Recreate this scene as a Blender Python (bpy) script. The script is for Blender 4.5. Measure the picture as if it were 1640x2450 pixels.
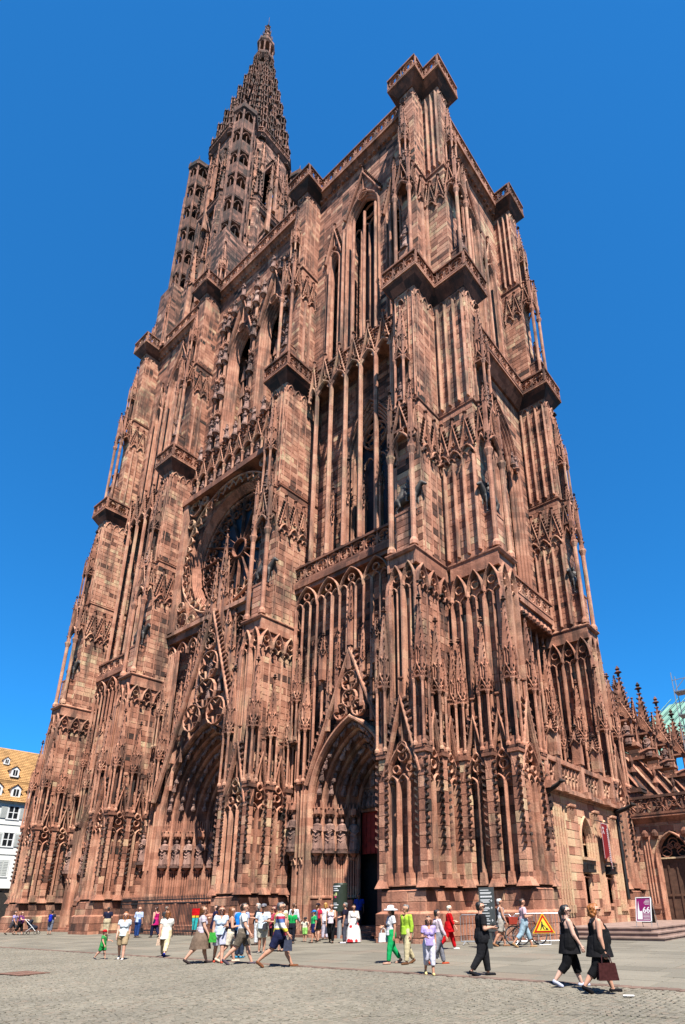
import bpy, bmesh, math, random
from mathutils import Vector, Matrix
random.seed(7)
R=random.Random(11)
scene=bpy.context.scene
for o in list(bpy.data.objects): bpy.data.objects.remove(o)
col=scene.collection

# ------------------------------------------------------------------ camera
CAM=(14.172,-23.114,1.65); YAW,PITCH,ROLL=0.666,0.369,-0.016
FPX,PX,PY=1435.7,950.3,1617.0
def cam_axes():
    f=Vector((-math.sin(YAW)*math.cos(PITCH),math.cos(YAW)*math.cos(PITCH),math.sin(PITCH)))
    r=Vector((math.cos(YAW),math.sin(YAW),0)); u=r.cross(f)
    return f, r*math.cos(ROLL)+u*math.sin(ROLL), -r*math.sin(ROLL)+u*math.cos(ROLL)
_f,_r,_u=cam_axes()
cd=bpy.data.cameras.new('camera'); cam=bpy.data.objects.new('camera',cd); col.objects.link(cam)
M=Matrix((( _r.x,_u.x,-_f.x),(_r.y,_u.y,-_f.y),(_r.z,_u.z,-_f.z))).to_4x4(); M.translation=CAM
cam.matrix_world=M
cd.sensor_fit='HORIZONTAL'; cd.sensor_width=36; cd.lens=FPX/1640*36
cd.shift_x=(820-PX)/1640; cd.shift_y=(PY-1225)/1640
cd.clip_start=.1; cd.clip_end=3000
scene.camera=cam
# ------------------------------------------------------------------ light
SUN_EL=math.radians(59); SUN_H=(0.83,-0.558)      # horizontal direction towards the sun
w=bpy.data.worlds.new('World'); scene.world=w; w.use_nodes=True
nt=w.node_tree; bg=nt.nodes['Background']
sky=nt.nodes.new('ShaderNodeTexSky'); sky.sky_type='NISHITA'; sky.sun_disc=False
sky.sun_elevation=SUN_EL; sky.sun_rotation=math.atan2(SUN_H[0],SUN_H[1])
sky.altitude=800; sky.air_density=1.0; sky.dust_density=0.0; sky.ozone_density=6.0
tn=nt.nodes.new('ShaderNodeMix'); tn.data_type='RGBA'; tn.blend_type='MULTIPLY'; tn.inputs[0].default_value=1; tn.inputs[7].default_value=(.16,.84,1.36,1)
gm=nt.nodes.new('ShaderNodeGamma'); gm.inputs[1].default_value=.8       # clear, polarised-looking summer blue
nt.links.new(sky.outputs[0],gm.inputs[0]); nt.links.new(gm.outputs[0],tn.inputs[6]); nt.links.new(tn.outputs[2],bg.inputs[0])
bg.inputs[1].default_value=0.082
sl=bpy.data.lights.new('sun','SUN'); sl.energy=5.0; sl.angle=math.radians(.53); sl.color=(1,.955,.88)
so=bpy.data.objects.new('sun',sl); col.objects.link(so)
sv=Vector((SUN_H[0]*math.cos(SUN_EL),SUN_H[1]*math.cos(SUN_EL),math.sin(SUN_EL)))
so.rotation_euler=sv.to_track_quat('Z','Y').to_euler(); so.location=(60,-40,120)
scene.cycles.max_bounces=6; scene.cycles.diffuse_bounces=1
vs=scene.view_settings; vs.view_transform='Standard'; vs.look='None'; vs.gamma=1; vs.exposure=1.42; vs.use_curve_mapping=False

# ------------------------------------------------------------------ materials
def nodes(name):
    m=bpy.data.materials.new(name); m.use_nodes=True
    t=m.node_tree; return m,t,t.nodes['Principled BSDF'],t.nodes.new,t.links.new
MATS={}
def mat(name,c,rough=.7,var=.12,scale=6.,metal=0.,bump=0.,spec=.3):
    if name in MATS: return MATS[name]
    m,t,b,N,L=nodes(name)
    g=N('ShaderNodeNewGeometry'); n=N('ShaderNodeTexNoise'); n.inputs['Scale'].default_value=scale; n.inputs['Detail'].default_value=4
    L(g.outputs['Position'],n.inputs['Vector'])
    mr=N('ShaderNodeMapRange'); mr.inputs[1].default_value=.3; mr.inputs[2].default_value=.7; mr.inputs[3].default_value=1-var; mr.inputs[4].default_value=1+var
    L(n.outputs[0],mr.inputs[0])
    mx=N('ShaderNodeMix'); mx.data_type='RGBA'; mx.blend_type='MULTIPLY'; mx.inputs[0].default_value=1
    mx.inputs[6].default_value=(*c,1); L(mr.outputs[0],mx.inputs[7]); L(mx.outputs[2],b.inputs['Base Color'])
    b.inputs['Roughness'].default_value=rough; b.inputs['Metallic'].default_value=metal
    b.inputs['Specular IOR Level'].default_value=spec
    if bump:
        bp=N('ShaderNodeBump'); bp.inputs['Strength'].default_value=bump; bp.inputs['Distance'].default_value=.02
        L(n.outputs[0],bp.inputs['Height']); L(bp.outputs[0],b.inputs['Normal'])
    MATS[name]=m; return m
RAMP=[(0,(.028,.021,.018)),(.13,(.088,.042,.030)),(.3,(.205,.086,.055)),(.5,(.345,.154,.098)),(.68,(.440,.226,.148)),(.84,(.455,.284,.172)),(1,(.505,.365,.222))]
def stone(name,use_attr=True,shift=0.,grey=0.,soot=.75):
    m,t,b,N,L=nodes(name)
    g=N('ShaderNodeNewGeometry')
    if use_attr:
        a=N('ShaderNodeAttribute'); a.attribute_name='tone'; src=a.outputs['Fac']
    else:
        a=N('ShaderNodeObjectInfo'); q=N('ShaderNodeMapRange'); q.inputs[3].default_value=.28; q.inputs[4].default_value=.7; L(a.outputs['Random'],q.inputs[0]); src=q.outputs[0]
    n=N('ShaderNodeTexNoise'); n.inputs['Scale'].default_value=.9; n.inputs['Detail'].default_value=6; n.inputs['Roughness'].default_value=.65
    L(g.outputs['Position'],n.inputs['Vector'])
    nl=N('ShaderNodeTexNoise'); nl.inputs['Scale'].default_value=.22; nl.inputs['Detail'].default_value=5; nl.inputs['Roughness'].default_value=.6; L(g.outputs['Position'],nl.inputs['Vector'])
    sm_=N('ShaderNodeMath'); sm_.operation='ADD'; L(n.outputs[0],sm_.inputs[0]); L(nl.outputs[0],sm_.inputs[1])
    ad=N('ShaderNodeMath'); ad.operation='MULTIPLY_ADD'; ad.inputs[1].default_value=.52; ad.inputs[2].default_value=-.54+shift
    L(sm_.outputs[0],ad.inputs[0])
    mp0=N('ShaderNodeVectorMath'); mp0.operation='DIVIDE'; mp0.inputs[1].default_value=(1.13,1.07,.47); L(g.outputs['Position'],mp0.inputs[0])
    fl=N('ShaderNodeVectorMath'); fl.operation='FLOOR'; L(mp0.outputs[0],fl.inputs[0])
    wn=N('ShaderNodeTexWhiteNoise'); L(fl.outputs[0],wn.inputs['Vector'])
    w2=N('ShaderNodeMath'); w2.operation='MULTIPLY_ADD'; w2.inputs[1].default_value=.22; w2.inputs[2].default_value=-.11; L(wn.outputs['Value'],w2.inputs[0])
    oi=N('ShaderNodeObjectInfo'); w3=N('ShaderNodeMath'); w3.operation='MULTIPLY_ADD'; w3.inputs[1].default_value=.2 if use_attr else 0; w3.inputs[2].default_value=-.1 if use_attr else 0; L(oi.outputs['Random'],w3.inputs[0])
    w4=N('ShaderNodeMath'); w4.operation='ADD'; L(w2.outputs[0],w4.inputs[0]); L(w3.outputs[0],w4.inputs[1])
    w5=N('ShaderNodeMath'); w5.operation='ADD'; L(w4.outputs[0],w5.inputs[0]); L(ad.outputs[0],w5.inputs[1])
    a2=N('ShaderNodeMath'); a2.operation='ADD'; L(src,a2.inputs[0]); L(w5.outputs[0],a2.inputs[1])
    rp=N('ShaderNodeValToRGB'); el=rp.color_ramp.elements
    while len(el)<len(RAMP): el.new(.5)
    for e,(p,c) in zip(el,RAMP):
        e.position=p; e.color=(*[x*(1-grey)+grey*(.3*c[0]+.5*c[1]+.3*c[2]) for x in c],1)
    L(a2.outputs[0],rp.inputs[0])
    # soot and rain streaks: own shape, stretched vertically
    mp=N('ShaderNodeMapping'); mp.inputs['Scale'].default_value=(1.,1.,.16); L(g.outputs['Position'],mp.inputs['Vector'])
    s=N('ShaderNodeTexNoise'); s.inputs['Scale'].default_value=1.3; s.inputs['Detail'].default_value=7; s.inputs['Roughness'].default_value=.7
    L(mp.outputs[0],s.inputs['Vector'])
    sd=N('ShaderNodeMath'); sd.operation='MULTIPLY_ADD'; sd.inputs[1].default_value=.55; sd.inputs[2].default_value=-.275; L(nl.outputs[0],sd.inputs[0])
    sa=N('ShaderNodeMath'); sa.operation='ADD'; L(s.outputs[0],sa.inputs[0]); L(sd.outputs[0],sa.inputs[1])
    sr=N('ShaderNodeMapRange'); sr.inputs[1].default_value=.47; sr.inputs[2].default_value=.64; sr.inputs[3].default_value=0; sr.inputs[4].default_value=soot
    L(sa.outputs[0],sr.inputs[0])
    mx=N('ShaderNodeMix'); mx.data_type='RGBA'; L(sr.outputs[0],mx.inputs[0]); L(rp.outputs[0],mx.inputs[6]); mx.inputs[7].default_value=(.035,.027,.024,1)
    f=N('ShaderNodeTexNoise'); f.inputs['Scale'].default_value=14; f.inputs['Detail'].default_value=5; L(g.outputs['Position'],f.inputs['Vector'])
    fr=N('ShaderNodeMapRange'); fr.inputs[1].default_value=.3; fr.inputs[2].default_value=.7; fr.inputs[3].default_value=.8; fr.inputs[4].default_value=1.15; L(f.outputs[0],fr.inputs[0])
    m2=N('ShaderNodeMix'); m2.data_type='RGBA'; m2.blend_type='MULTIPLY'; m2.inputs[0].default_value=1
    L(mx.outputs[2],m2.inputs[6]); L(fr.outputs[0],m2.inputs[7]); L(m2.outputs[2],b.inputs['Base Color'])
    b.inputs['Roughness'].default_value=.92; b.inputs['Specular IOR Level'].default_value=.15
    bp=N('ShaderNodeBump'); bp.inputs['Strength'].default_value=.55; bp.inputs['Distance'].default_value=.03
    L(f.outputs[0],bp.inputs['Height']); L(bp.outputs[0],b.inputs['Normal'])
    MATS[name]=m; return m
STONE=stone('red_sandstone'); STONEI=stone('red_sandstone_block',False)
STAT=stone('weathered_statue_stone',True,-.10,.35,.8)
SOOTY=stone('sooty_sandstone',True,-.16,.15,.92)
WARM=stone('yellow_sandstone',True,.22,0,.3)
GLASS=mat('dark_leaded_glass',(.008,.009,.011),.45,.4,3,0,.3,.25)
DARK=mat('dark_interior',(.02,.017,.015),.9,.3)  # near-black base colour paints the shade inside openings
BRONZE=mat('dark_bronze',(.05,.042,.036),.55,.4,5)
IRON=mat('black_iron',(.03,.03,.032),.5,.2,.5,.6)
# ------------------------------------------------------------------ mesh builder
class Fr:
    def __init__(s,o,U,N): s.o=Vector(o); s.U=Vector(U); s.N=Vector(N)
    def p(s,u,v,n): 
        o,U,N=s.o,s.U,s.N
        return (o.x+u*U.x+n*N.x, o.y+u*U.y+n*N.y, o.z+v)
def FW(x=0,y=0,z=0): return Fr((x,y,z),(1,0,0),(0,-1,0))     # faces west (towards -y)
def FS(x=0,y=0,z=0): return Fr((x,y,z),(0,1,0),(1,0,0))      # faces south (+x)
def FN(x=0,y=0,z=0): return Fr((x,y,z),(0,-1,0),(-1,0,0))
def tone(tb=.5,sp=.17):
    r=R.random()
    if r<.09: return max(.06,min(.28,.19+R.gauss(0,.05)))
    if r>.91: return min(.95,.78+R.gauss(0,.06))
    return max(.2,min(.8,R.gauss(tb-.02,sp*.7)))
class MB:
    def __init__(s): s.v=[];s.f=[];s.t=[]
    def add(s,vs,fs,t):
        o=len(s.v); s.v.extend(vs)
        for f in fs: s.f.append([i+o for i in f]); s.t.append(t)
    def box(s,x0,x1,y0,y1,z0,z1,t=.5):
        s.add([(x0,y0,z0),(x1,y0,z0),(x1,y1,z0),(x0,y1,z0),(x0,y0,z1),(x1,y0,z1),(x1,y1,z1),(x0,y1,z1)],
              [(0,3,2,1),(4,5,6,7),(0,1,5,4),(1,2,6,5),(2,3,7,6),(3,0,4,7)],t)
    def frus(s,a,b,z0,z1,t=.5):        # a,b=(x0,x1,y0,y1)
        s.add([(a[0],a[2],z0),(a[1],a[2],z0),(a[1],a[3],z0),(a[0],a[3],z0),(b[0],b[2],z1),(b[1],b[2],z1),(b[1],b[3],z1),(b[0],b[3],z1)],
              [(0,3,2,1),(4,5,6,7),(0,1,5,4),(1,2,6,5),(2,3,7,6),(3,0,4,7)],t)
    def fbox(s,F,u0,u1,v0,v1,n0,n1,t=.5):
        P=F.p
        s.add([P(u0,v0,n0),P(u1,v0,n0),P(u1,v0,n1),P(u0,v0,n1),P(u0,v1,n0),P(u1,v1,n0),P(u1,v1,n1),P(u0,v1,n1)],
              [(0,1,2,3),(7,6,5,4),(4,5,1,0),(5,6,2,1),(6,7,3,2),(7,4,0,3)],t)
    def lathe(s,cx,cy,prof,n=8,t=.5,ph=0.,sx=1.,sy=1.):
        vs=[];fs=[]
        for (r,z) in prof:
            for k in range(n):
                a=2*math.pi*(k+.5)/n+ph; vs.append((cx+r*sx*math.cos(a),cy+r*sy*math.sin(a),z))
        for j in range(len(prof)-1):
            for k in range(n):
                k2=(k+1)%n; fs.append((j*n+k,j*n+k2,(j+1)*n+k2,(j+1)*n+k))
        fs.append(tuple(range(n-1,-1,-1))); fs.append(tuple((len(prof)-1)*n+k for k in range(n)))
        s.add(vs,fs,t)
    def shaft(s,x,y,z0,z1,r,n=6,t=.55,cap=True):
        if cap: s.lathe(x,y,[(r*1.7,z0),(r*1.7,z0+r*1.5),(r,z0+r*3),(r,z1-r*3.5),(r*1.8,z1-r*.8),(r*1.8,z1)],n,t)
        else: s.lathe(x,y,[(r,z0),(r,z1)],n,t)
    def bar(s,F,path,w,d,n0=0.,t=.55,closed=False):
        # chamfered moulding swept along a path of (u,v) in the frame's plane
        m=len(path); vs=[];fs=[]
        for i in range(m):
            a=path[i-1] if (i or closed) else path[i]; c=path[(i+1)%m] if (i<m-1 or closed) else path[i]
            dx,dy=c[0]-a[0],c[1]-a[1]; l=math.hypot(dx,dy) or 1; nx,ny=-dy/l,dx/l
            # mitre
            if (0<i<m-1) or closed:
                b=path[i]; e1=(b[0]-a[0],b[1]-a[1]); l1=math.hypot(*e1) or 1
                cs=max(.5,abs((e1[0]*dx+e1[1]*dy)/(l1*l)))
            else: cs=1
            h=w/2/cs; u,v=path[i]
            for (k,n) in ((-1,n0),(-1,n0+d*.55),(-.35,n0+d),(.35,n0+d),(1,n0+d*.55),(1,n0)):
                vs.append(F.p(u+nx*h*k,v+ny*h*k,n))
        q=6
        for i in range(m if closed else m-1):
            j=(i+1)%m
            for k in range(5): fs.append((i*q+k,j*q+k,j*q+k+1,i*q+k+1))
        if not closed: fs+= [tuple(range(q-1,-1,-1)),tuple((m-1)*q+k for k in range(q))]
        s.add(vs,fs,t)
    def tube(s,pts,r,n=5,t=.5,r1=None):
        vs=[];fs=[];m=len(pts); r1=r if r1 is None else r1
        P=[Vector(p) for p in pts]
        for i,p in enumerate(P):
            d=(P[min(i+1,m-1)]-P[max(i-1,0)]).normalized()
            a=d.cross(Vector((0,0,1))); 
            if a.length<.05: a=d.cross(Vector((1,0,0)))
            a.normalize(); b=d.cross(a); rr=r+(r1-r)*i/(m-1)
            for k in range(n):
                q=p+(a*math.cos(2*math.pi*k/n)+b*math.sin(2*math.pi*k/n))*rr; vs.append(tuple(q))
        for i in range(m-1):
            for k in range(n): fs.append((i*n+k,i*n+(k+1)%n,(i+1)*n+(k+1)%n,(i+1)*n+k))
        fs+= [tuple(range(n-1,-1,-1)),tuple((m-1)*n+k for k in range(n))]
        s.add(vs,fs,t)
    def crocket(s,p,d,sz,t=.35):
        # small curled leaf: p base point, d outward horizontal direction
        d=Vector(d).normalized(); p=Vector(p); sd=Vector((-d.y,d.x,0)) if abs(d.z)<.9 else Vector((1,0,0))
        z=Vector((0,0,1)); a=sz*.32
        q=[p-sd*a-z*a,p+sd*a-z*a,p+sd*a+z*a,p-sd*a+z*a, p+d*sz*.8-sd*a*1.2+z*a*.2,p+d*sz*.8+sd*a*1.2+z*a*.2,p+d*sz*.95+z*sz*.75]
        s.add([tuple(x) for x in q],[(0,1,5,4),(1,2,6,5),(3,0,4,6),(2,3,6),(4,5,6)],t)
    def prism(s,F,poly,n0,n1,t=.5):
        m=len(poly)
        vs=[F.p(u,v,n0) for u,v in poly]+[F.p(u,v,n1) for u,v in poly]
        fs=[tuple(range(m-1,-1,-1)),tuple(range(m,2*m))]+[(i,(i+1)%m,m+(i+1)%m,m+i) for i in range(m)]
        s.add(vs,fs,t)
    def mesh(s,name,m=None,smooth=False):
        me=bpy.data.meshes.new(name); me.from_pydata(s.v,[],s.f); 
        a=me.attributes.new('tone','FLOAT','FACE'); a.data.foreach_set('value',s.t)
        for x in ([m] if not isinstance(m,(list,tuple)) else m): me.materials.append(x or STONE)
        if smooth: me.polygons.foreach_set('use_smooth',[True]*len(me.polygons))
        me.update(); return me
def ob(name,data,parent=None,loc=(0,0,0),rz=0.,sc=None,rot=None,**pr):
    o=bpy.data.objects.new(name,data); col.objects.link(o)
    o.location=loc; o.rotation_euler=rot or (0,0,rz)
    if sc: o.scale=sc if hasattr(sc,'__len__') else (sc,)*3
    if parent: o.parent=parent
    for k,v in pr.items(): o[k]=v
    return o
def thing(name,label,cat,loc=(0,0,0),rz=0.,group=None):
    o=ob(name,None,None,loc,rz,label=label,category=cat); o.empty_display_size=.3
    if group: o['group']=group
    return o
def arch(a,h,n=7,u=0.,v=0.):
    Rr=(a*a+h*h)/(2*a); ce=a-Rr; th=math.atan2(h,-ce) if ce<0 else math.atan2(h,-ce)
    r=[(u+ce+Rr*math.cos(th*k/n),v+Rr*math.sin(th*k/n)) for k in range(n+1)]
    l=[(2*u-x,y) for x,y in r]
    return l+r[::-1][1:]
def archw(a,h):            # half width at height v above springing
    Rr=(a*a+h*h)/(2*a); ce=a-Rr
    return lambda v: a if v<=0 else (ce+math.sqrt(max(Rr*Rr-v*v,0)) if v<h else 0)
def circle(u,v,r,n=12,ph=0): return [(u+r*math.cos(2*math.pi*k/n+ph),v+r*math.sin(2*math.pi*k/n+ph)) for k in range(n)]
def ashlar(mb,F,u0,u1,v0,v1,ch=.42,lo=.55,hi=1.15,hole=None,n=0.,tb=.5,sp=.17,ind=None,back=True):
    nr=max(1,round((v1-v0)/ch)); dv=(v1-v0)/nr; j=.009
    for r in range(nr):
        va,vb=v0+r*dv,v0+(r+1)*dv; segs=[(u0,u1)]
        if hole:
            h=hole((va+vb)/2)
            if h: segs=[(a,b) for a,b in ((u0,min(h[0],u1)),(max(h[1],u0),u1)) if b-a>.06]
        rt=R.gauss(0,.05)
        for a,b in segs:
            if back: mb.add([F.p(a,va,n),F.p(b,va,n),F.p(b,vb,n),F.p(a,vb,n)],[(0,1,2,3)],.8)
            u=a
            while u<b-.02:
                l=R.uniform(lo,hi)
                if b-u-l<lo*.6: l=b-u
                pr=R.uniform(.018,.034); t=max(0,min(1,tone(tb,sp)+rt))
                if ind is not None: ind.append((F,u+j,u+l-j,va+j,vb-j,n,pr,t))
                else: block(mb,F,u+j,u+l-j,va+j,vb-j,n,pr,t)
                u+=l
def block(mb,F,a,b,c,d,n,pr,t):
    e=.012; P=F.p
    mb.add([P(a,c,n),P(b,c,n),P(b,d,n),P(a,d,n),P(a+e,c+e,n+pr),P(b-e,c+e,n+pr),P(b-e,d-e,n+pr),P(a+e,d-e,n+pr)],
           [(4,5,6,7),(0,1,5,4),(1,2,6,5),(2,3,7,6),(3,0,4,7)],t)
UNIT=None
def stone_objs(blocks,parent,mw):
    # single stones: one shared unit block, scaled into place
    global UNIT
    if UNIT is None:
        m=MB(); e=.014
        m.add([(0,0,0),(1,0,0),(1,0,1),(0,0,1),(e,-1,e*2),(1-e,-1,e*2),(1-e,-1,1-e*2),(e,-1,1-e*2)],
              [(4,5,6,7),(0,1,5,4),(1,2,6,5),(2,3,7,6),(3,0,4,7)],.5); UNIT=m.mesh('stone_block',STONEI)
    for (F,a,b,c,d,n,pr,t) in blocks:
        rz=math.atan2(F.U.y,F.U.x); o=F.p(a,c,n)
        ob('stone',UNIT,parent,o,rz,(b-a,pr,d-c))
def ashbox(mb,x0,x1,y0,y1,z0,z1,sides='FRL',**k):
    t=k.pop('core',.8)
    mb.box(x0,x1,y0,y1,z0,z1,t)
    k['back']=False
    if 'F' in sides: ashlar(mb,FW(0,y0),x0,x1,z0,z1,n=.002,**k)
    if 'R' in sides: ashlar(mb,FS(x1,0),y0,y1,z0,z1,n=.002,**k)
    if 'L' in sides: ashlar(mb,FN(x0,0),-y1,-y0,z0,z1,n=.002,**k)
    if 'B' in sides: ashlar(mb,Fr((0,y1,0),(-1,0,0),(0,1,0)),-x1,-x0,z0,z1,n=.002,**k)
# ================================================================== GROUND
def gz(x,y): return .0117*(min(y,0.)+23.1)
KY=-10.3
def ground_mat():
    m,t,b,N,L=nodes('paving_bed')
    g=N('ShaderNodeNewGeometry'); n=N('ShaderNodeTexNoise'); n.inputs['Scale'].default_value=.5; n.inputs['Detail'].default_value=8
    L(g.outputs['Position'],n.inputs['Vector'])
    r=N('ShaderNodeValToRGB'); r.color_ramp.elements[0].color=(.09,.082,.066,1); r.color_ramp.elements[1].color=(.17,.155,.125,1)
    r.color_ramp.elements[0].position=.3; r.color_ramp.elements[1].position=.7
    L(n.outputs[0],r.inputs[0]); L(r.outputs[0],b.inputs['Base Color']); b.inputs['Roughness'].default_value=.95
    return m
def grid_sheet(xs,ys,dz=0.):
    v=[(x,y,gz(x,y)+dz) for y in ys for x in xs]; nx=len(xs)
    f=[(j*nx+i,j*nx+i+1,(j+1)*nx+i+1,(j+1)*nx+i) for j in range(len(ys)-1) for i in range(nx-1)]
    return v,f
m=MB(); v,f=grid_sheet([-900,-120,-40,0,40,120,900],[-900,-200,-60,-23.1,-10,0,60,300,900]); m.add(v,f,.5)
# keep the far field level
m.v=[(x,y,max(min(z,.27),-.25) if abs(x)<200 and abs(y)<200 else (.27 if y>0 else -.25)) for x,y,z in m.v]
GROUND=ob('ground',m.mesh('ground',ground_mat()),kind='structure')
# --- cobbled square in fan rows (nearest 300 as single setts, the rest joined)
def cobble_mat(name,rand):
    m,t,b,N,L=nodes(name); g=N('ShaderNodeNewGeometry')
    if rand: a=N('ShaderNodeObjectInfo'); s=a.outputs['Random']
    else: a=N('ShaderNodeAttribute'); a.attribute_name='tone'; s=a.outputs['Fac']
    r=N('ShaderNodeValToRGB'); e=r.color_ramp.elements; e.new(.5); e.new(.8)
    for q,(p,c) in zip(e,((0,(.108,.096,.072)),(.5,(.130,.115,.087)),(.8,(.146,.129,.098)),(1,(.142,.114,.084)))): q.position=p; q.color=(*c,1)
    L(s,r.inputs[0]); n=N('ShaderNodeTexNoise'); n.inputs['Scale'].default_value=30; n.inputs['Detail'].default_value=5; L(g.outputs['Position'],n.inputs['Vector'])
    n2=N('ShaderNodeTexNoise'); n2.inputs['Scale'].default_value=.35; n2.inputs['Detail'].default_value=6; L(g.outputs['Position'],n2.inputs['Vector'])
    ad=N('ShaderNodeMath'); ad.operation='ADD'; L(n.outputs[0],ad.inputs[0]); L(n2.outputs[0],ad.inputs[1])
    mr=N('ShaderNodeMapRange'); mr.inputs[1].default_value=.7; mr.inputs[2].default_value=1.3; mr.inputs[3].default_value=.74; mr.inputs[4].default_value=1.2; L(ad.outputs[0],mr.inputs[0])
    mx=N('ShaderNodeMix'); mx.data_type='RGBA'; mx.blend_type='MULTIPLY'; mx.inputs[0].default_value=1; L(r.outputs[0],mx.inputs[6]); L(mr.outputs[0],mx.inputs[7])
    L(mx.outputs[2],b.inputs['Base Color']); b.inputs['Roughness'].default_value=.8
    bp=N('ShaderNodeBump'); bp.inputs['Strength'].default_value=.4; bp.inputs['Distance'].default_value=.01; L(n.outputs[0],bp.inputs['Height']); L(bp.outputs[0],b.inputs['Normal'])
    MATS[name]=m; return m
COB=cobble_mat('granite_setts',False); COBI=cobble_mat('granite_sett',True)
SQ=ob('square',None,kind='structure')
SQM=MB(); v,f=grid_sheet([-60,-20,0,20,40],[-45,-30,-23.1,-18,-14,KY-.12],.004); SQM.add(v,f,.2)
ob('bedding',SQM.mesh('bedding',mat('sand_bed',(.075,.078,.05),.95,.35,1.2)),SQ)
cob=[]; W=.102
def incam(x,y):      # loose test: is this ground spot near the view
    d=Vector((x-CAM[0],y-CAM[1],gz(x,y)-CAM[2])); z=d.dot(_f)
    if z<2: return False
    u=PX+FPX*d.dot(_r)/z; vv=PY-FPX*d.dot(_u)/z
    return -260<u<1900 and vv<2640
pitch=1.25
for i in range(-32,26):                    # fan columns across x
    for j in range(-2,120):
        cx=i*pitch; cy=KY-.2-j*W
        if cy<-23: break
        # arc row: half arc from -pitch/2..pitch/2
        n=12
        for k in range(n):
            a=(k+.5)/n-.5; x=cx+a*pitch; y=cy-.42*(1-(2*a)**2)+.42*.5
            if y>KY-.16 or not incam(x,y): continue
            if x<-26 : continue
            cob.append((math.hypot(x-CAM[0],y-CAM[1]),x,y,math.atan(.42*8*a/pitch)))
cob.sort()
cm=MB(); UN=MB(); e=.16
UN.lathe(0,0,[(.71,-.5),(.70,.25),(.5,.5)],4,.5,0); cu=UN.mesh('sett',COBI)
cnt=0
for (dd,x,y,a) in cob:
    s=W*.5*R.uniform(.88,.98); h=.016*R.uniform(.7,1.3); z=gz(x,y)+.004
    if cnt<300 and x>1:
        u=PX
        d=Vector((x-CAM[0],y-CAM[1],z-CAM[2])); zz=d.dot(_f); uu=PX+FPX*d.dot(_r)/zz; vv=PY-FPX*d.dot(_u)/zz
        if 0<uu<1640 and vv<2450:
            ob('sett',cu,SQ,(x,y,z),a,(s*2,s*2,h)); cnt+=1; continue
    c,sn=math.cos(a),math.sin(a); t=R.random(); tl=R.gauss(0,.0025); tk=R.gauss(0,.0025)
    vs=[]
    for (r,hh,tt) in ((1,0,0),(.98,h*.7,1),(.82,h,1)):
        for (ux,uy) in ((-1,-1),(1,-1),(1,1),(-1,1)):
            vs.append((x+s*r*(c*ux-sn*uy),y+s*r*(sn*ux+c*uy),z+hh+tt*(ux*tl+uy*tk)))
    cm.add(vs,[(8,9,10,11)]+[(q*4+k,q*4+(k+1)%4,q*4+4+(k+1)%4,q*4+4+k) for q in (0,1) for k in range(4)],t)
ob('sett_field',cm.mesh('sett_field',COB),SQ,kind='stuff')
# --- brick kerb strip and slab terrace
KB=ob('kerb',None,kind='structure')
m=MB(); v,f=grid_sheet([-60,-20,0,20,40],[KY-.14,KY+.14],.006); m.add(v,f,.4); ob('kerb_bed',m.mesh('kerb_bed',mat('kerb_mortar',(.10,.075,.06),.9,.2)),KB)
bk=MB(); bk.lathe(0,0,[(.71,-.5),(.70,.3),(.64,.5)],4,.5); bkm=bk.mesh('brick',mat('dull_red_brick',(.115,.075,.058),.85,.4,3.,0,.3))
x=13.6; nb=0
while x>-28:
    ob('brick',bkm,KB,(x,KY+R.gauss(0,.004),gz(x,KY)+.008),R.gauss(0,.02),(.205,.24,.05*R.uniform(.8,1.2))) if nb<200 else None
    x-=.225; nb+=1
PV=ob('pavement',None,kind='structure')
m=MB(); v,f=grid_sheet([-90,-45,-20,0,25,40],[KY+.12,-5,0,20,60],.004); m.add(v,f,.2); ob('pavement_bed',m.mesh('pavement_bed',mat('slab_joints',(.09,.084,.068),.95,.2)),PV)
SLABI=cobble_mat('grey_sandstone_slab',True)
sb=MB(); sb.add([(0,0,0),(1,0,0),(1,1,0),(0,1,0),(.006,.006,1),(.994,.006,1),(.994,.994,1),(.006,.994,1)],[(4,5,6,7),(0,1,5,4),(1,2,6,5),(2,3,7,6),(3,0,4,7)],.5)
sbm=sb.mesh('slab',SLABI); sl_all=[]
y=KY+.15
while y<14:
    d=R.choice((.72,.85,.95,1.1)); x=15-R.uniform(0,1)
    while x>-48:
        l=R.uniform(.9,1.9); sl_all.append((math.hypot(x-l/2-CAM[0],y-CAM[1]),x-l,y,l-.025,d-.025)); x-=l
    y+=d
sl_all.sort(); far=MB(); ns=0
for (dd,x,y,l,d) in sl_all:
    z=gz(x,y)+.004; tl=.0117*d if y+d<0.01 else (0. if y>0 else .0117*(-y))
    if ns<300 and -28<x<14 and incam(x,y): 
        ob('slab',sbm,PV,(x,y,z),0,(l,d,.012+R.uniform(0,.008)),rot=(math.atan2(tl,d),0,R.gauss(0,.0015))); ns+=1
    elif incam(x,y):
        h=.012+R.uniform(0,.008); far.add([(x,y,z),(x+l,y,z),(x+l,y+d,z+tl),(x,y+d,z+tl)]+[(x,y,z+h),(x+l,y,z+h),(x+l,y+d,z+h+tl),(x,y+d,z+h+tl)],[(4,5,6,7),(0,1,5,4),(1,2,6,5),(2,3,7,6),(3,0,4,7)],R.random())
ob('slab_field',far.mesh('slab_field',cobble_mat('grey_slabs',False)),PV,kind='stuff')

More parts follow.
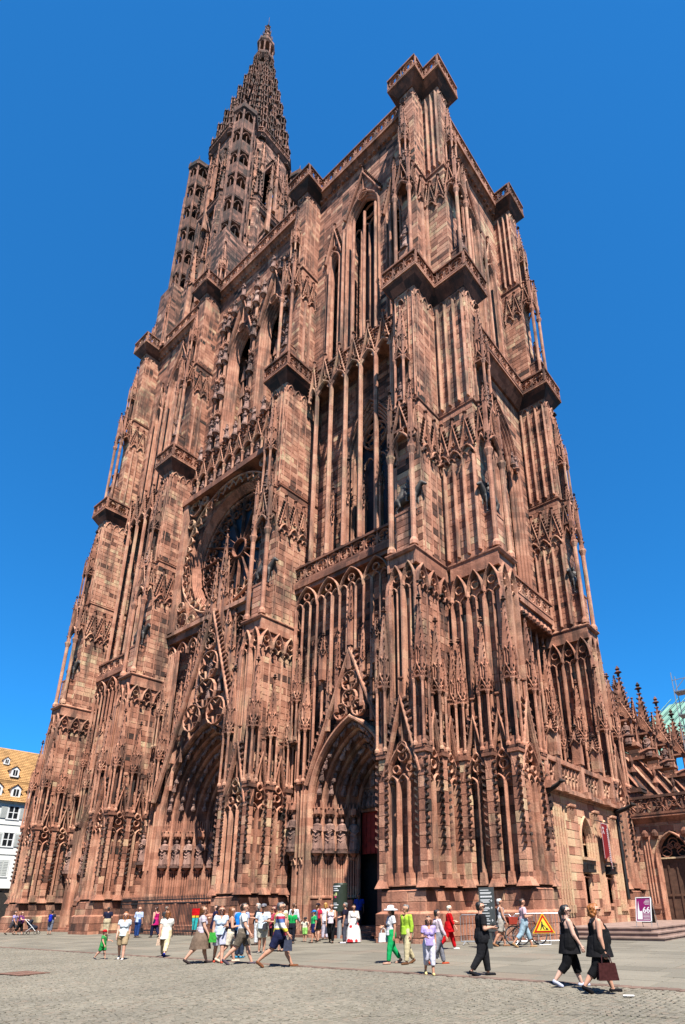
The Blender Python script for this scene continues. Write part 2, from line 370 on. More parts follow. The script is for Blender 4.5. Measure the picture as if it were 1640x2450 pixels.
# ================================================================== CATHEDRAL KIT
def crocket_line(mb,p0,p1,dirs,step,sz,t=.3):
    p0,p1=Vector(p0),Vector(p1); L=(p1-p0).length; n=max(1,int(L/step))
    for k in range(n):
        p=p0.lerp(p1,(k+.5)/n)
        for d in dirs: mb.crocket(p,d,sz,t)
def finial(mb,x,y,z,s,t=.12):
    mb.lathe(x,y,[(s*.16,z),(s*.16,z+s*.3),(s*.5,z+s*.5),(s*.14,z+s*.75),(s*.3,z+s*.95),(s*.02,z+s*1.4)],5,t)
def spirelet(mb,x,y,z0,z1,w,n=5,t=.5,cs=.16):
    mb.frus((x-w,x+w,y-w,y+w),(x-.025,x+.025,y-.025,y+.025),z0,z1,t)
    for k in range(n):
        q=(k+.4)/n; ww=w*(1-q)+.02; z=z0+(z1-z0)*q
        for sx in (-1,1):
            for sy in (-1,1): mb.crocket((x+sx*ww,y+sy*ww,z),(sx,sy,0),cs*(1-.4*q),.18)
    finial(mb,x,y,z1-.05,w*1.1+.12)
def gable(mb,F,cu,v0,a,h,d=.22,n0=0.,w=.15,t=.55,stem=.6,crk=.34,cs=.2,inner=True):
    P=[(cu-a,v0),(cu,v0+h),(cu+a,v0)]
    mb.bar(F,P,w,d,n0,t)
    for s in (-1,1):
        n=int(math.hypot(a,h)/crk)
        for k in range(n):
            q=(k+.6)/n; p=F.p(cu+s*a*(1-q)+s*w*.5,v0+h*q,n0+d*.5)
            mb.crocket(p,F.U*s,cs,.16)
    if stem:
        p=F.p(cu,v0+h,n0+d*.5); mb.lathe(p[0],p[1],[(.09,p[2]-.15),(.07,p[2]+stem),(.16,p[2]+stem+.05),(.16,p[2]+stem+.12)],5,.35)
    if inner:
        r=min(a,h)*.26; mb.bar(F,circle(cu,v0+h*.34,r,10),.07,d*.6,n0,t,True)
        mb.bar(F,[(cu,v0+h*.34+r),(cu,v0+h*.9)],.06,d*.5,n0,t)
def screen(mb,F,u0,u1,v0,vs,va,lights=2,d=.24,n0=0.,w=.12,t=.58):
    # traceried panel: jambs, mullions, pointed lights, circles in the head
    a=(u1-u0)/2; c=(u0+u1)/2; A=arch(a,va-vs,7,c,vs)
    mb.bar(F,[(u0,v0)]+A+[(u1,v0)],w,d,n0,t)
    lw=(u1-u0)/lights
    for k in range(1,lights): 
        mb.bar(F,[(u0+k*lw,v0+.3),(u0+k*lw,vs)],w*.8,d,n0,t)
    for k in range(lights):
        cu=u0+(k+.5)*lw; hh=lw*.8; mb.bar(F,arch(lw/2,hh,5,cu,vs-.15),w*.6,d*.8,n0,t)
        for s in (-1,1): 
            mb.prism(F,[(cu+s*lw*.42,vs+.02),(cu+s*lw*.34,vs+hh*.42),(cu+s*lw*.1,vs+hh*.12)],n0,n0+d*.5,t)
        mb.frus(*[ (min(F.p(cu-lw*.3,0,n0)[0],F.p(cu+lw*.3,0,n0+d*1.2)[0]),max(F.p(cu-lw*.3,0,n0)[0],F.p(cu+lw*.3,0,n0+d*1.2)[0]),min(F.p(cu-lw*.3,0,n0)[1],F.p(cu+lw*.3,0,n0+d*1.2)[1]),max(F.p(cu-lw*.3,0,n0)[1],F.p(cu+lw*.3,0,n0+d*1.2)[1]))]*2,v0,v0+.05,t)
    if lights==2: mb.bar(F,circle(c,vs+(va-vs)*.52,a*.34,12),w*.6,d*.8,n0,t,True)
    else:
        mb.bar(F,circle(c,vs+(va-vs)*.66,a*.26,12),w*.6,d*.8,n0,t,True)
        for s in (-1,1): mb.bar(F,circle(c+s*a*.42,vs+(va-vs)*.34,a*.2,10),w*.5,d*.8,n0,t,True)
    # sloping sills with little bases
    for k in range(lights+1):
        cu=u0+k*lw; mb.prism(F,[(cu-.16,v0),(cu+.16,v0),(cu+.1,v0+.55),(cu-.1,v0+.55)],n0,n0+d*1.25,t)
def parapet(mb,F,u0,u1,v0,v1,d=.16,n0=0.,t=.5,kind=0):
    H=v1-v0; mb.fbox(F,u0,u1,v0,v0+.14,n0-.03,n0+d+.05,t); mb.fbox(F,u0-.02,u1+.02,v1-.16,v1,n0-.05,n0+d+.07,t-.12)
    h=H-.3; n=max(1,round((u1-u0)/(h*1.05))); L=(u1-u0)/n; vm=v0+.14+h/2
    for k in range(n):
        c=u0+(k+.5)*L; r=min(L,h)*.44
        if kind==0:
            mb.bar(F,circle(c,vm,r,12),.09,d,n0,t+.08,True)
            for q in range(4):
                a=math.pi/4+q*math.pi/2; mb.bar(F,[(c+r*.95*math.cos(a+.5),vm+r*.95*math.sin(a+.5)),(c+r*.4*math.cos(a),vm+r*.4*math.sin(a)),(c+r*.95*math.cos(a-.5),vm+r*.95*math.sin(a-.5))],.05,d*.7,n0,t+.08)
        else:
            mb.bar(F,[(c-L/2,v0+.14),(c-L*.1,vm),(c-L/2,v1-.16)],.08,d,n0,t+.08); mb.bar(F,[(c+L/2,v0+.14),(c+L*.1,vm),(c+L/2,v1-.16)],.08,d,n0,t+.08)
            mb.bar(F,circle(c,vm,r*.45,8),.06,d,n0,t+.08,True)
    for k in range(n+1): mb.fbox(F,u0+k*L-.04,u0+k*L+.04,v0+.1,v1-.1,n0,n0+d,t+.05)
def pinnacle_mesh(H,w,name):
    m=MB(); a=.4*w; z=.42*H; r=.085*w+.02
    m.box(-.5*w,.5*w,-.5*w,.5*w,0,.12,.35)
    m.box(-.3*w,.3*w,-.3*w,.3*w,.1,.07*H,.55)
    for sx in (-1,1):
        for sy in (-1,1): m.shaft(sx*a,sy*a,.12,z,r,6,.6)
    m.box(-.16*w,.16*w,-.16*w,.16*w,.06*H,.40*H,.2)
    m.box(-.55*w,.55*w,-.55*w,.55*w,z,z+.1,.4)
    m.box(-.34*w,.34*w,-.34*w,.34*w,z+.1,.62*H,.5)
    for F in (FW(0,-.38*w),FS(.38*w,0),FN(-.38*w,0),Fr((0,.38*w,0),(-1,0,0),(0,1,0))):
        m.bar(F,arch(.24*w,.34*w,4,0,z+.12),.07,.1,0,.55); gable(m,F,0,z+.25*w,.4*w,.55*w+.1*H*.3,.12,0,.08,.5,0,.22,.13,False)
        m.bar(F,[(-.12*w,z+.8*w),(-.12*w,.6*H)],.07,.08,-.04,.55); m.bar(F,[(.12*w,z+.8*w),(.12*w,.6*H)],.07,.08,-.04,.55)
        gable(m,F,0,.585*H,.32*w,.55*w,.1,-.05,.07,.5,0,.2,.12,False)
    for sx in (-1,1):
        for sy in (-1,1):
            x,y=sx*.45*w,sy*.45*w
            m.box(x-.07*w,x+.07*w,y-.07*w,y+.07*w,z+.1,.55*H,.55); m.frus((x-.09*w,x+.09*w,y-.09*w,y+.09*w),(x-.01,x+.01,y-.01,y+.01),.55*H,.64*H,.45)
    spirelet(m,0,0,.62*H,.945*H,.32*w,6,.5,.17*max(w,.6))
    return m.mesh(name)
PIN=pinnacle_mesh(8.,.62,'tabernacle_pinnacle'); PINS=pinnacle_mesh(6.4,.5,'slim_pinnacle'); PINL=pinnacle_mesh(9.6,.8,'tall_pinnacle')
def simple_pin(H,w,name):
    m=MB(); m.box(-w/2,w/2,-w/2,w/2,0,.55*H,.55)
    for F in (FW(0,-w/2),FS(w/2,0),FN(-w/2,0),Fr((0,w/2,0),(-1,0,0),(0,1,0))): gable(m,F,0,.5*H,w*.55,w*1.3,.08,0,.07,.5,0,.2,.1,False)
    spirelet(m,0,0,.55*H,.93*H,w*.5,5,.5,.15); return m.mesh(name)
SPIN=simple_pin(3.2,.34,'small_pinnacle'); SPIKE=simple_pin(9.,.30,'spike_pinnacle')
# ---- figures
def statue_mesh(seed,name,seat=False,H=1.8):
    r=random.Random(seed); m=MB(); n=14
    prof=[(.0,.27,.22),(.06,.30,.25),(.25,.25,.21),(.48,.21,.18),(.62,.20,.16),(.74,.235,.165),(.80,.25,.16),(.835,.17,.12),(.855,.07,.07),(.875,.075,.085),(.90,.10,.115),(.94,.108,.125),(.975,.09,.105),(1.0,.03,.04)]
    if seat: prof=[(z,a*(1.25 if z<.5 else 1),b*(1.7 if z<.45 else 1)) for z,a,b in prof]
    vs=[];fs=[]; ph=r.uniform(0,6); tw=r.uniform(-.15,.15)
    for (z,a,b) in prof:
        for k in range(n):
            t=2*math.pi*k/n; fold=1+(.12*math.sin(5*t+ph+z*3)+.08*math.sin(9*t+ph*2))*(1 if z<.72 else .15)
            vs.append((H*a*.55*fold*math.cos(t)*1.05+tw*z*(1-z)*.6,H*b*.55*fold*math.sin(t)-(.03 if z>.85 else 0),H*z))
    for j in range(len(prof)-1):
        for k in range(n): fs.append((j*n+k,j*n+(k+1)%n,(j+1)*n+(k+1)%n,(j+1)*n+k))
    fs+= [tuple(range(n-1,-1,-1)),tuple((len(prof)-1)*n+k for k in range(n))]
    m.add(vs,fs,.55)
    for s in (-1,1):      # arms folded or raised
        e=r.choice((0,1,2)); sh=(s*.125*H,0,.78*H); el=(s*.16*H,-.05*H,.60*H); ha=[(s*.03*H,-.14*H,.62*H),(s*.13*H,-.17*H,.66*H),(s*.07*H,-.13*H,.5*H)][e]
        m.tube([sh,el,ha],.045*H,6,.5,.03*H)
        m.lathe(ha[0],ha[1],[(.01,ha[2]-.035*H),(.03*H,ha[2]-.01*H),(.028*H,ha[2]+.02*H),(.005,ha[2]+.04*H)],5,.55)
    for k in range(3):    # drapery swags
        z=H*(.3+.13*k); m.tube([(-.12*H,-.06*H,z+.06*H),(0,-.125*H,z-.02*H),(.12*H,-.05*H,z+.07*H)],.018*H,4,.6)
    if r.random()<.5: m.lathe(0,-.01,[(.06*H,.985*H),(.075*H,1.03*H)],8,.4)
    m.lathe(0,0,[(.20*H,-.08*H),(.2*H,0)],8,.4)
    return m.mesh(name,STAT,False)
STATUE=[statue_mesh(k,'stone_figure') for k in range(6)]
SEAT=[statue_mesh(20+k,'seated_figure',True,.62) for k in range(4)]
TS=bpy.data.scenes.new('workshop')      # empty side scene, so modifiers evaluate without the whole square
def remesh_mesh(mb,name,mt,vox,smooth=2,keep=None):
    me=mb.mesh(name+'_raw',mt); o=bpy.data.objects.new('tmp',me); TS.collection.objects.link(o)
    md=o.modifiers.new('r','REMESH'); md.mode='VOXEL'; md.voxel_size=vox; md.use_smooth_shade=True
    if smooth:
        s=o.modifiers.new('s','SMOOTH'); s.iterations=smooth; s.factor=.5
    if keep:
        dc=o.modifiers.new('d','DECIMATE'); dc.ratio=keep
    vl=TS.view_layers[0]; vl.update(); dg=vl.depsgraph; ev=o.evaluated_get(dg)
    out=bpy.data.meshes.new_from_object(ev); out.name=name
    bpy.data.objects.remove(o); bpy.data.meshes.remove(me)
    if not out.materials: out.materials.append(mt)
    return out
def rc(mb,a,b,r0,r1,n=10):      # round cone
    a,b=Vector(a),Vector(b); d=(b-a); L=d.length or 1e-4; d=d/L
    x=d.cross(Vector((0,0,1)) if abs(d.z)<.9 else Vector((1,0,0))).normalized(); y=d.cross(x)
    st=[]
    for k in range(4): t=math.pi/2*(k/4-1); st.append((a+d*r0*math.sin(t),max(r0*math.cos(t),.001)))
    st.append((a,r0)); st.append((b,r1))
    for k in range(1,5): t=math.pi/2*k/4; st.append((b+d*r1*math.sin(t),max(r1*math.cos(t),.001)))
    vs=[];fs=[]
    for c,r in st:
        for k in range(n):
            q=c+(x*math.cos(2*math.pi*k/n)+y*math.sin(2*math.pi*k/n))*r; vs.append(tuple(q))
    for j in range(len(st)-1):
        for k in range(n): fs.append((j*n+k,j*n+(k+1)%n,(j+1)*n+(k+1)%n,(j+1)*n+k))
    fs+= [tuple(range(n-1,-1,-1)),tuple((len(st)-1)*n+k for k in range(n))]
    mb.add(vs,fs,.5)
def horse():
    m=MB()
    # faces -y
    rc(m,(0,.55,1.22),(0,-.45,1.25),.30,.31); rc(m,(0,.75,1.22),(0,.5,1.15),.27,.28)
    rc(m,(0,-.55,1.3),(0,-1.0,1.85),.24,.15); rc(m,(0,-.98,1.88),(0,-1.32,1.62),.14,.085)
    for s in (-1,1):
        rc(m,(s*.06,-.95,1.98),(s*.07,-.93,2.1),.035,.015)
        rc(m,(s*.16,-.6,1.1),(s*.16,-.66,.62),.13,.075); rc(m,(s*.16,-.66,.62),(s*.16,-.62,.08),.065,.05); rc(m,(s*.16,-.64,.08),(s*.16,-.7,.04),.07,.07)
        rc(m,(s*.17,.62,1.15),(s*.17,.5,.72),.18,.09); rc(m,(s*.17,.5,.72),(s*.17,.72,.52),.085,.065); rc(m,(s*.17,.72,.52),(s*.17,.68,.08),.06,.05); rc(m,(s*.17,.68,.08),(s*.17,.6,.04),.07,.07)
    rc(m,(0,.95,1.25),(0,1.1,.7),.08,.1); rc(m,(0,1.1,.7),(0,1.08,.45),.09,.02)
    # rider
    rc(m,(0,.05,1.5),(0,0,1.95),.2,.22); rc(m,(0,0,2.1),(0,0,2.2),.08,.07); rc(m,(0,-.02,2.33),(0,-.02,2.4),.12,.115)
    for k in range(5): a=2*math.pi*k/5; rc(m,(.1*math.cos(a),.1*math.sin(a)-.02,2.46),(.12*math.cos(a),.12*math.sin(a)-.02,2.56),.035,.02)
    for s in (-1,1):
        rc(m,(s*.2,0,2.02),(s*.32,-.08,1.72),.085,.07); rc(m,(s*.32,-.08,1.72),(s*.18,-.4,1.62),.065,.05)
        rc(m,(s*.2,.02,1.5),(s*.36,-.2,1.15),.14,.1); rc(m,(s*.36,-.2,1.15),(s*.34,-.1,.78),.09,.06); rc(m,(s*.34,-.1,.76),(s*.35,-.28,.72),.055,.05)
    rc(m,(0,.28,1.9),(0,.5,1.35),.2,.3)
    return remesh_mesh(m,'mounted_king',BRONZE,.045,2)
HORSE=horse()
# ================================================================== CATHEDRAL
CATH=thing('cathedral','tall red sandstone Gothic cathedral with a single openwork spire','cathedral')
ZG=.2
CX=[-42.69,-30.55,-14.82,-2.5]            # west buttress axes
SY=[2.5,14.55]; SX0=.33                    # south buttresses
# ---------------- shared buttress pieces (local: x across, -y outwards)
def piece(fn,name,mt=None):
    m=MB(); fn(m); return m.mesh(name,mt)
def _front_screen(m): screen(m,FW(0,0),-.92,.92,2.5,7.0,8.8,3,.30,0,.15)
def _side_screen(m): screen(m,FW(0,0),-.62,.62,2.5,7.0,8.5,2,.28,0,.13)
def _front_gable(m): gable(m,FW(0,0),0,7.35,1.05,3.7,.26,0,.19,.55,.9,.36,.26)
def _side_gable(m): gable(m,FW(0,0),0,7.2,.74,3.1,.24,0,.16,.55,.8,.34,.24)
def _pier(m):
    m.box(-.2,.2,-.2,.2,2.43,8.2,.5)
    for F in (FW(0,-.2),FS(.2,0),FN(-.2,0)):
        ashlar(m,F,-.2,.2,2.45,8.15,ch=.52,lo=.4,hi=.5,tb=.55,back=False,n=.001)
    m.frus((-.36,.36,-.36,.36),(-.2,.2,-.2,.2),2.43,2.85,.5)
    for z in [4.2+.33*k for k in range(12)]:
        for s in (-1,1): m.crocket((s*.2,-.2,z),(s,-.25,0),.2,.1)
    m.box(-.3,.3,-.3,.3,8.2,8.42,.35)
def _front_arcade(m):
    F=FW(0,0)
    for c in (-.42,.42):
        m.bar(F,[(c-.4,11.),(c-.4,17.3)]+arch(.4,1.3,5,c,17.3)+[(c+.4,17.3),(c+.4,11.)],.1,.44,-.2,.58)
        m.bar(F,[(c,11.2),(c,17.1)],.07,.3,-.2,.58); m.bar(F,circle(c,17.85,.2,8),.06,.12,0,.6,True)
        for s in (-1,1): m.bar(F,arch(.19,.3,3,c+s*.2,17.05),.06,.12,0,.58)
    m.prism(F,[(-.84,18.4),(.84,18.4),(.84,19.2),(-.84,19.2)],-.02,.1,.5)
def _side_arcade(m):
    F=FW(0,0)
    for c in (-1.15,-.15,.85):
        m.bar(F,[(c-.48,10.),(c-.48,17.0)]+arch(.48,1.5,5,c,17.)+[(c+.48,17.),(c+.48,10.)],.08,.46,-.2,.58)
        m.bar(F,[(c,10.2),(c,16.9)],.07,.36,-.2,.58); m.bar(F,circle(c,17.6,.24,8),.07,.14,0,.6,True)
        for s in (-1,1):
            m.bar(F,arch(.23,.36,3,c+s*.24,16.7),.07,.14,0,.58); m.crocket(F.p(c+s*.48,16.9,.24),F.N,.2,.3)
    m.prism(F,[(-1.65,18.35),(1.35,18.35),(1.35,19.2),(-1.65,19.2)],-.02,.1,.5)
def _side_shallow(m):
    F=FW(0,0)
    for c in (-1.15,-.15,.85):
        m.bar(F,[(c-.48,11.6),(c-.48,17.2)]+arch(.48,1.3,5,c,17.2)+[(c+.48,17.2),(c+.48,11.6)],.06,.1,-.03,.56)
        m.bar(F,arch(.44,1.2,5,c,17.25),.1,.26,-.03,.6); m.bar(F,circle(c,17.8,.2,8),.06,.2,-.03,.6,True)
        for s in (-1,1):
            m.bar(F,arch(.2,.34,3,c+s*.22,17.0),.06,.2,-.03,.6); m.crocket(F.p(c+s*.46,17.1,.22),F.N,.2,.15)
        m.bar(F,[(c,11.8),(c,16.9)],.045,.08,-.03,.56)
    m.prism(F,[(-1.65,18.4),(1.35,18.4),(1.35,19.2),(-1.65,19.2)],-.02,.12,.5)
def balcony(m,h,q,zb,zt,h0,q0,yb=2.2,kind=0):
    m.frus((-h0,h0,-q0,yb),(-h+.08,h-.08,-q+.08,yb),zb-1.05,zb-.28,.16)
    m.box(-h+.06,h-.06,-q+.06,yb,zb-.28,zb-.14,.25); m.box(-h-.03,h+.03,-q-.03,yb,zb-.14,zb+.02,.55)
    parapet(m,FW(0,-q+.17),-h,h,zb,zt,.16,0,.42,kind); parapet(m,FS(h-.17,0),-q+.2,yb,zb,zt,.16,0,.42,kind); parapet(m,FN(-h+.17,0),-yb,q-.2,zb,zt,.16,0,.42,kind)
def _canopy(m,z0,zs,za,zg,hw,yf,yb):
    # three-sided canopy on two columns (columns are parts of their own)
    D=yf-yb
    F=FW(0,-yf); m.bar(F,arch(hw,za-zs,6,0,zs),.14,.2,-.1,.58); gable(m,F,0,zs+.5,hw+.1,zg-zs-.5,.18,-.08,.14,.55,.5,.3,.2)
    for s,FF in ((1,FS(hw,0)),(-1,FN(-hw,0))):
        c=-(yf+yb)/2*s; w=D/2
        m.bar(FF,arch(w,(za-zs)*.9,5,c,zs),.12,.18,-.1,.58); gable(m,FF,c,zs+.4,w+.05,(zg-zs)*.8,.16,-.08,.12,.55,.4,.3,.18)
    m.box(-hw-.05,hw+.05,-yf-.02,-yb+.3,za+.15,za+.3,.35)
    for s in (-1,1):
        x=s*hw; m.box(x-.13,x+.13,-yf-.13,-yf+.13,zs-.1,za+.3,.5); m.box(x-.1,x+.1,-yf-.1,-yf+.1,za+.3,zg,.5); spirelet(m,x,-yf,zg,zg+1.3,.12,4,.5,.12)
MESH={}
MESH['tracery_f']=piece(_front_screen,'front_tracery'); MESH['tracery_s']=piece(_side_screen,'side_tracery')
MESH['gable_f']=piece(_front_gable,'front_gable'); MESH['gable_s']=piece(_side_gable,'side_gable')
MESH['pier']=[piece(_pier,'pier') for k in range(4)]
MESH['arc_f']=piece(_front_arcade,'front_arcade'); MESH['arc_s']=piece(_side_arcade,'side_arcade'); MESH['arc_r']=piece(_side_shallow,'side_arcade')
MESH['balC']=piece(lambda m:balcony(m,1.4,1.06,40.94,42.3,.86,.52),'balcony'); MESH['balE']=piece(lambda m:balcony(m,1.42,.10,65.56,67.,.7,-.45),'top_balcony')
MESH['can2']=piece(lambda m:_canopy(m,19.4,26.0,27.5,29.6,.76,1.22,.45),'canopy'); MESH['can4']=piece(lambda m:_canopy(m,42.3,50.3,51.6,53.8,.66,.42,-.55),'canopy')
MESH['col2']=piece(lambda m:m.shaft(0,0,0,6.55,.15,8,.62),'column'); MESH['col4']=piece(lambda m:m.shaft(0,0,0,8.,.13,8,.62),'column')
def _ped(m): 
    ashbox(m,-.5,.5,-1.08,-.3,0,2.45,core=.7); m.box(-.56,.56,-1.14,-.25,2.45,2.6,.35)
MESH['ped']=piece(_ped,'pedestal')
def _bgable(m): 
    F=FW(0,0); m.bar(F,arch(.42,.75,5,0,26.2),.12,.2,0,.58); gable(m,F,0,26.7,.46,2.2,.18,0,.11,.55,.45,.28,.18)
    for s in (-1,1): m.crocket(F.p(s*.44,26.15,.2),F.N,.22,.15); m.bar(F,arch(.19,.3,3,s*.2,26.2),.06,.13,0,.58)
MESH['bgable']=piece(_bgable,'blind_gable')
_bg4=MB(); 
def _bgable4(m):
    F=FW(0,0); m.bar(F,arch(.36,.7,5,0,50.2),.11,.18,0,.58); gable(m,F,0,50.6,.4,2.3,.16,0,.1,.55,.4,.28,.16)
MESH['bgable4']=piece(_bgable4,'blind_gable')
DET=[]     # places that get single stones
def ledge(m,h,q,z,t=.45,yb=2.6):
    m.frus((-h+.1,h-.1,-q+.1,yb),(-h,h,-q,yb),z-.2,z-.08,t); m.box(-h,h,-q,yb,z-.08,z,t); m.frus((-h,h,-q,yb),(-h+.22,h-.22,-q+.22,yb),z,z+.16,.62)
def panel_shafts(m,F,us,v0,v1,w=.14,d=.28):
    for u in us: m.bar(F,[(u,v0),(u,v1)],w,d,0,.6)
def build_buttress(loc,rz,near,i):
    B=ob('buttress',None,CATH,loc,rz)
    m=MB(); ind=[] if near else None
    YB=3.5
    m.box(-1.38,1.38,-1.88,YB,-.3,1.41,.7); m.box(-1.2,1.2,-1.7,YB,1.41,2.30,.7)
    k=dict(ch=.56,lo=.7,hi=1.5,tb=.42,sp=.1,back=False,n=.002,ind=ind)
    for (h,q,z0,z1) in ((1.38,1.88,.0,1.41),(1.2,1.7,1.43,2.3)):
        ashlar(m,FW(0,-q),-h,h,z0,z1,**k); ashlar(m,FS(h,0),-q,YB,z0,z1,**k); ashlar(m,FN(-h,0),-YB,q,z0,z1,**{**k,'ind':None})
    m.frus((-1.38,1.38,-1.88,YB),(-1.22,1.22,-1.72,YB),1.41,1.5,.5)
    m.frus((-1.24,1.24,-1.74,YB),(-.9,.9,-1.3,YB),2.3,2.62,.45)
    def st(h,q,z0,z1,ii=None,tb=.5,hl=None):
        hl=hl or h
        m.box(-hl,h,-q,YB,z0,z1,.8)
        for F,a,b in ((FW(0,-q),-hl,h),(FS(h,0),-q,YB),(FN(-hl,0),-YB,q)):
            ashlar(m,F,a,b,z0,z1,n=.002,back=False,tb=tb,ind=ii if F.N.x>-.5 else None)
    st(.86,.92,2.5,9.0,ind,.5,.62); st(.80,1.0,9.0,19.2,None,.52,.66)
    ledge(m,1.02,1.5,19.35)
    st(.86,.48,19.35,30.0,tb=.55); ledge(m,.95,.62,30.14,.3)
    panel_shafts(m,FS(.86,0),(-.35,.35,1.0,1.65),19.6,26.0,.07,.09); panel_shafts(m,FN(-.86,0),(.35,-.35,-1.0,-1.65),19.6,26.0)
    st(.82,.48,30.3,40.2,tb=.55)
    panel_shafts(m,FS(.82,0),(-.3,.35,1.0,1.6),30.5,39.2,.07,.09); panel_shafts(m,FN(-.82,0),(.3,-.35,-1.0,-1.6),30.5,39.2); panel_shafts(m,FW(0,-.48),(-.7,-.35,.35,.7),30.5,39.2,.08,.12)
    for F,us in ((FS(.82,0),(-.1,.65,1.3)),(FN(-.82,0),(.1,-.65,-1.3)),(FW(0,-.48),(-.42,.42))):
        for u in us: m.bar(F,arch(.3,.7,4,u,39.1),.1,.12,0,.6)
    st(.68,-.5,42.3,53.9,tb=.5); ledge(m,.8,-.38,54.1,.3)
    st(.66,-.55,54.3,64.8,tb=.5)
    panel_shafts(m,FS(.66,0),(.75,1.2,1.7),54.5,63.8,.07,.09); panel_shafts(m,FN(-.66,0),(-.75,-1.2,-1.7),54.5,63.8); panel_shafts(m,FS(.68,0),(.9,1.5),42.5,50)
    for F,us in ((FS(.66,0),(.97,1.45)),(FN(-.66,0),(-.97,-1.45)),(FW(0,.55),(-.33,.33))):
        for u in us: m.bar(F,arch(.24,.6,4,u,63.6),.09,.1,0,.6)
    ob('shaft',m.mesh('buttress_shaft'),B)
    if near: DET.append((ind,B))
    # stage 1
    py=(-1.5,-.12,1.3)
    ob('tracery',MESH['tracery_f'],B,(0,-1.36,0)); ob('gable',MESH['gable_f'],B,(0,-1.5,0)); ob('arcade',MESH['arc_f'],B,(0,-1.18,0))
    for s in (1,-1):
        rr=math.pi/2*s
        for y in (-.81,.59): ob('tracery',MESH['tracery_s'],B,(s*1.0,y,0),rr); ob('gable',MESH['gable_s'],B,(s*1.14,y,0),rr)
        ob('arcade',MESH['arc_r' if s>0 else 'arc_s'],B,(s*(.83 if s>0 else .86),.3 if s>0 else .0,0),rr)
        for kk,y in enumerate(py):
            ob('pier',R.choice(MESH['pier']),B,(s*1.14,y-(.0 if kk else -.02),0),rr if kk else 0)
            ob('pinnacle',PIN if kk<2 else PINS,B,(s*1.14,y,8.4),0,(1,1,1.0 if kk!=1 else .9))
    # stage 2 niche
    ob('pedestal',MESH['ped'],B,(0,0,19.45)); ob('canopy',MESH['can2'],B)
    for s in (1,-1): ob('column',MESH['col2'],B,(s*.76,-1.22,19.5))
    ob('statue',HORSE,B,(0,-.62,22.05),math.pi/2 if rz==0 else -math.pi/2,.95)
    for s in (1,-1):
        for y in (.05,.95,1.75): ob('blind_gable',MESH['bgable'],B,(s*.86,y,0),math.pi/2*s)
    ob('pinnacle',PINL,B,(0,-.86,29.3)); ob('statue',STATUE[i%6],B,(0,-1.05,30.0),0,.8)
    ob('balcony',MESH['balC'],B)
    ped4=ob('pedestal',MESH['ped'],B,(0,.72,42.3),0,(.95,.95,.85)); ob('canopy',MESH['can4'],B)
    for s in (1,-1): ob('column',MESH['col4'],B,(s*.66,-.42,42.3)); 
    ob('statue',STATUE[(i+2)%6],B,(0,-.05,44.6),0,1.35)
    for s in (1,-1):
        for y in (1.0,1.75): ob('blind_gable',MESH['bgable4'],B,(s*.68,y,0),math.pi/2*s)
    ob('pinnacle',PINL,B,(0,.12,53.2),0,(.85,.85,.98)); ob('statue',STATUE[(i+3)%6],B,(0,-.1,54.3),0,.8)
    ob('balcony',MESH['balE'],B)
    return B
for i,x in enumerate(CX): build_buttress((x,0,0),0,i==3,i)
for i,y in enumerate(SY): build_buttress((SX0,y,0),math.pi/2,i==0,4+i)
# single stones: the 300 biggest in view, the others joined into one part of that buttress
def scr(p,L):
    q=p.matrix_world@Vector(L); d=q-Vector(CAM); z=d.dot(_f); return PX+FPX*d.dot(_r)/z,PY-FPX*d.dot(_u)/z,z
bpy.context.view_layer.update()
cand=[]
for ind,B in DET:
    for b in ind:
        F,a,bb,c,d,n,pr,t=b
        nw=B.matrix_world.to_3x3()@F.N
        q=B.matrix_world@Vector(F.p((a+bb)/2,(c+d)/2,n)); fac=max(0,nw.dot((Vector(CAM)-q).normalized())); z=(q-Vector(CAM)).length
        cand.append((-(bb-a)*(d-c)*fac/z/z,b,B))
cand.sort(key=lambda e:e[0])
for _,b,B in cand[:300]: stone_objs([b],B,None)
rest={}
for _,b,B in cand[300:]: rest.setdefault(B.name,(B,MB()))[1] and block(rest[B.name][1],*b)
for B,m in rest.values(): ob('stone_courses',m.mesh('stone_courses'),B,kind='stuff')

# ---------------- portals
def _canopy_small(m):
    m.lathe(0,0,[(.2,0),(.34,.12),(.34,.5),(.28,.55)],6,.5)
    for k in range(6): a=2*math.pi*k/6; m.frus((.3*math.cos(a)-.05,.3*math.cos(a)+.05,.3*math.sin(a)-.05,.3*math.sin(a)+.05),(.3*math.cos(a)-.01,.3*math.cos(a)+.01,.3*math.sin(a)-.01,.3*math.sin(a)+.01),.1,-.12,.3); m.frus((.3*math.cos(a)-.06,.3*math.cos(a)+.06,.3*math.sin(a)-.06,.3*math.sin(a)+.06),(.3*math.cos(a)-.01,.3*math.cos(a)+.01,.3*math.sin(a)-.01,.3*math.sin(a)+.01),.5,.85,.45)
CANO=piece(_canopy_small,'statue_canopy')
def _console(m): m.lathe(0,0,[(.1,-.5),(.14,-.25),(.3,-.08),(.3,0)],8,.45)
CONS=piece(_console,'console')
WOOD=mat('dark_oak_door',(.07,.035,.022),.6,.35,4.,0,.3); REDL=mat('dark_red_door',(.20,.018,.012),.6,.35,3.)
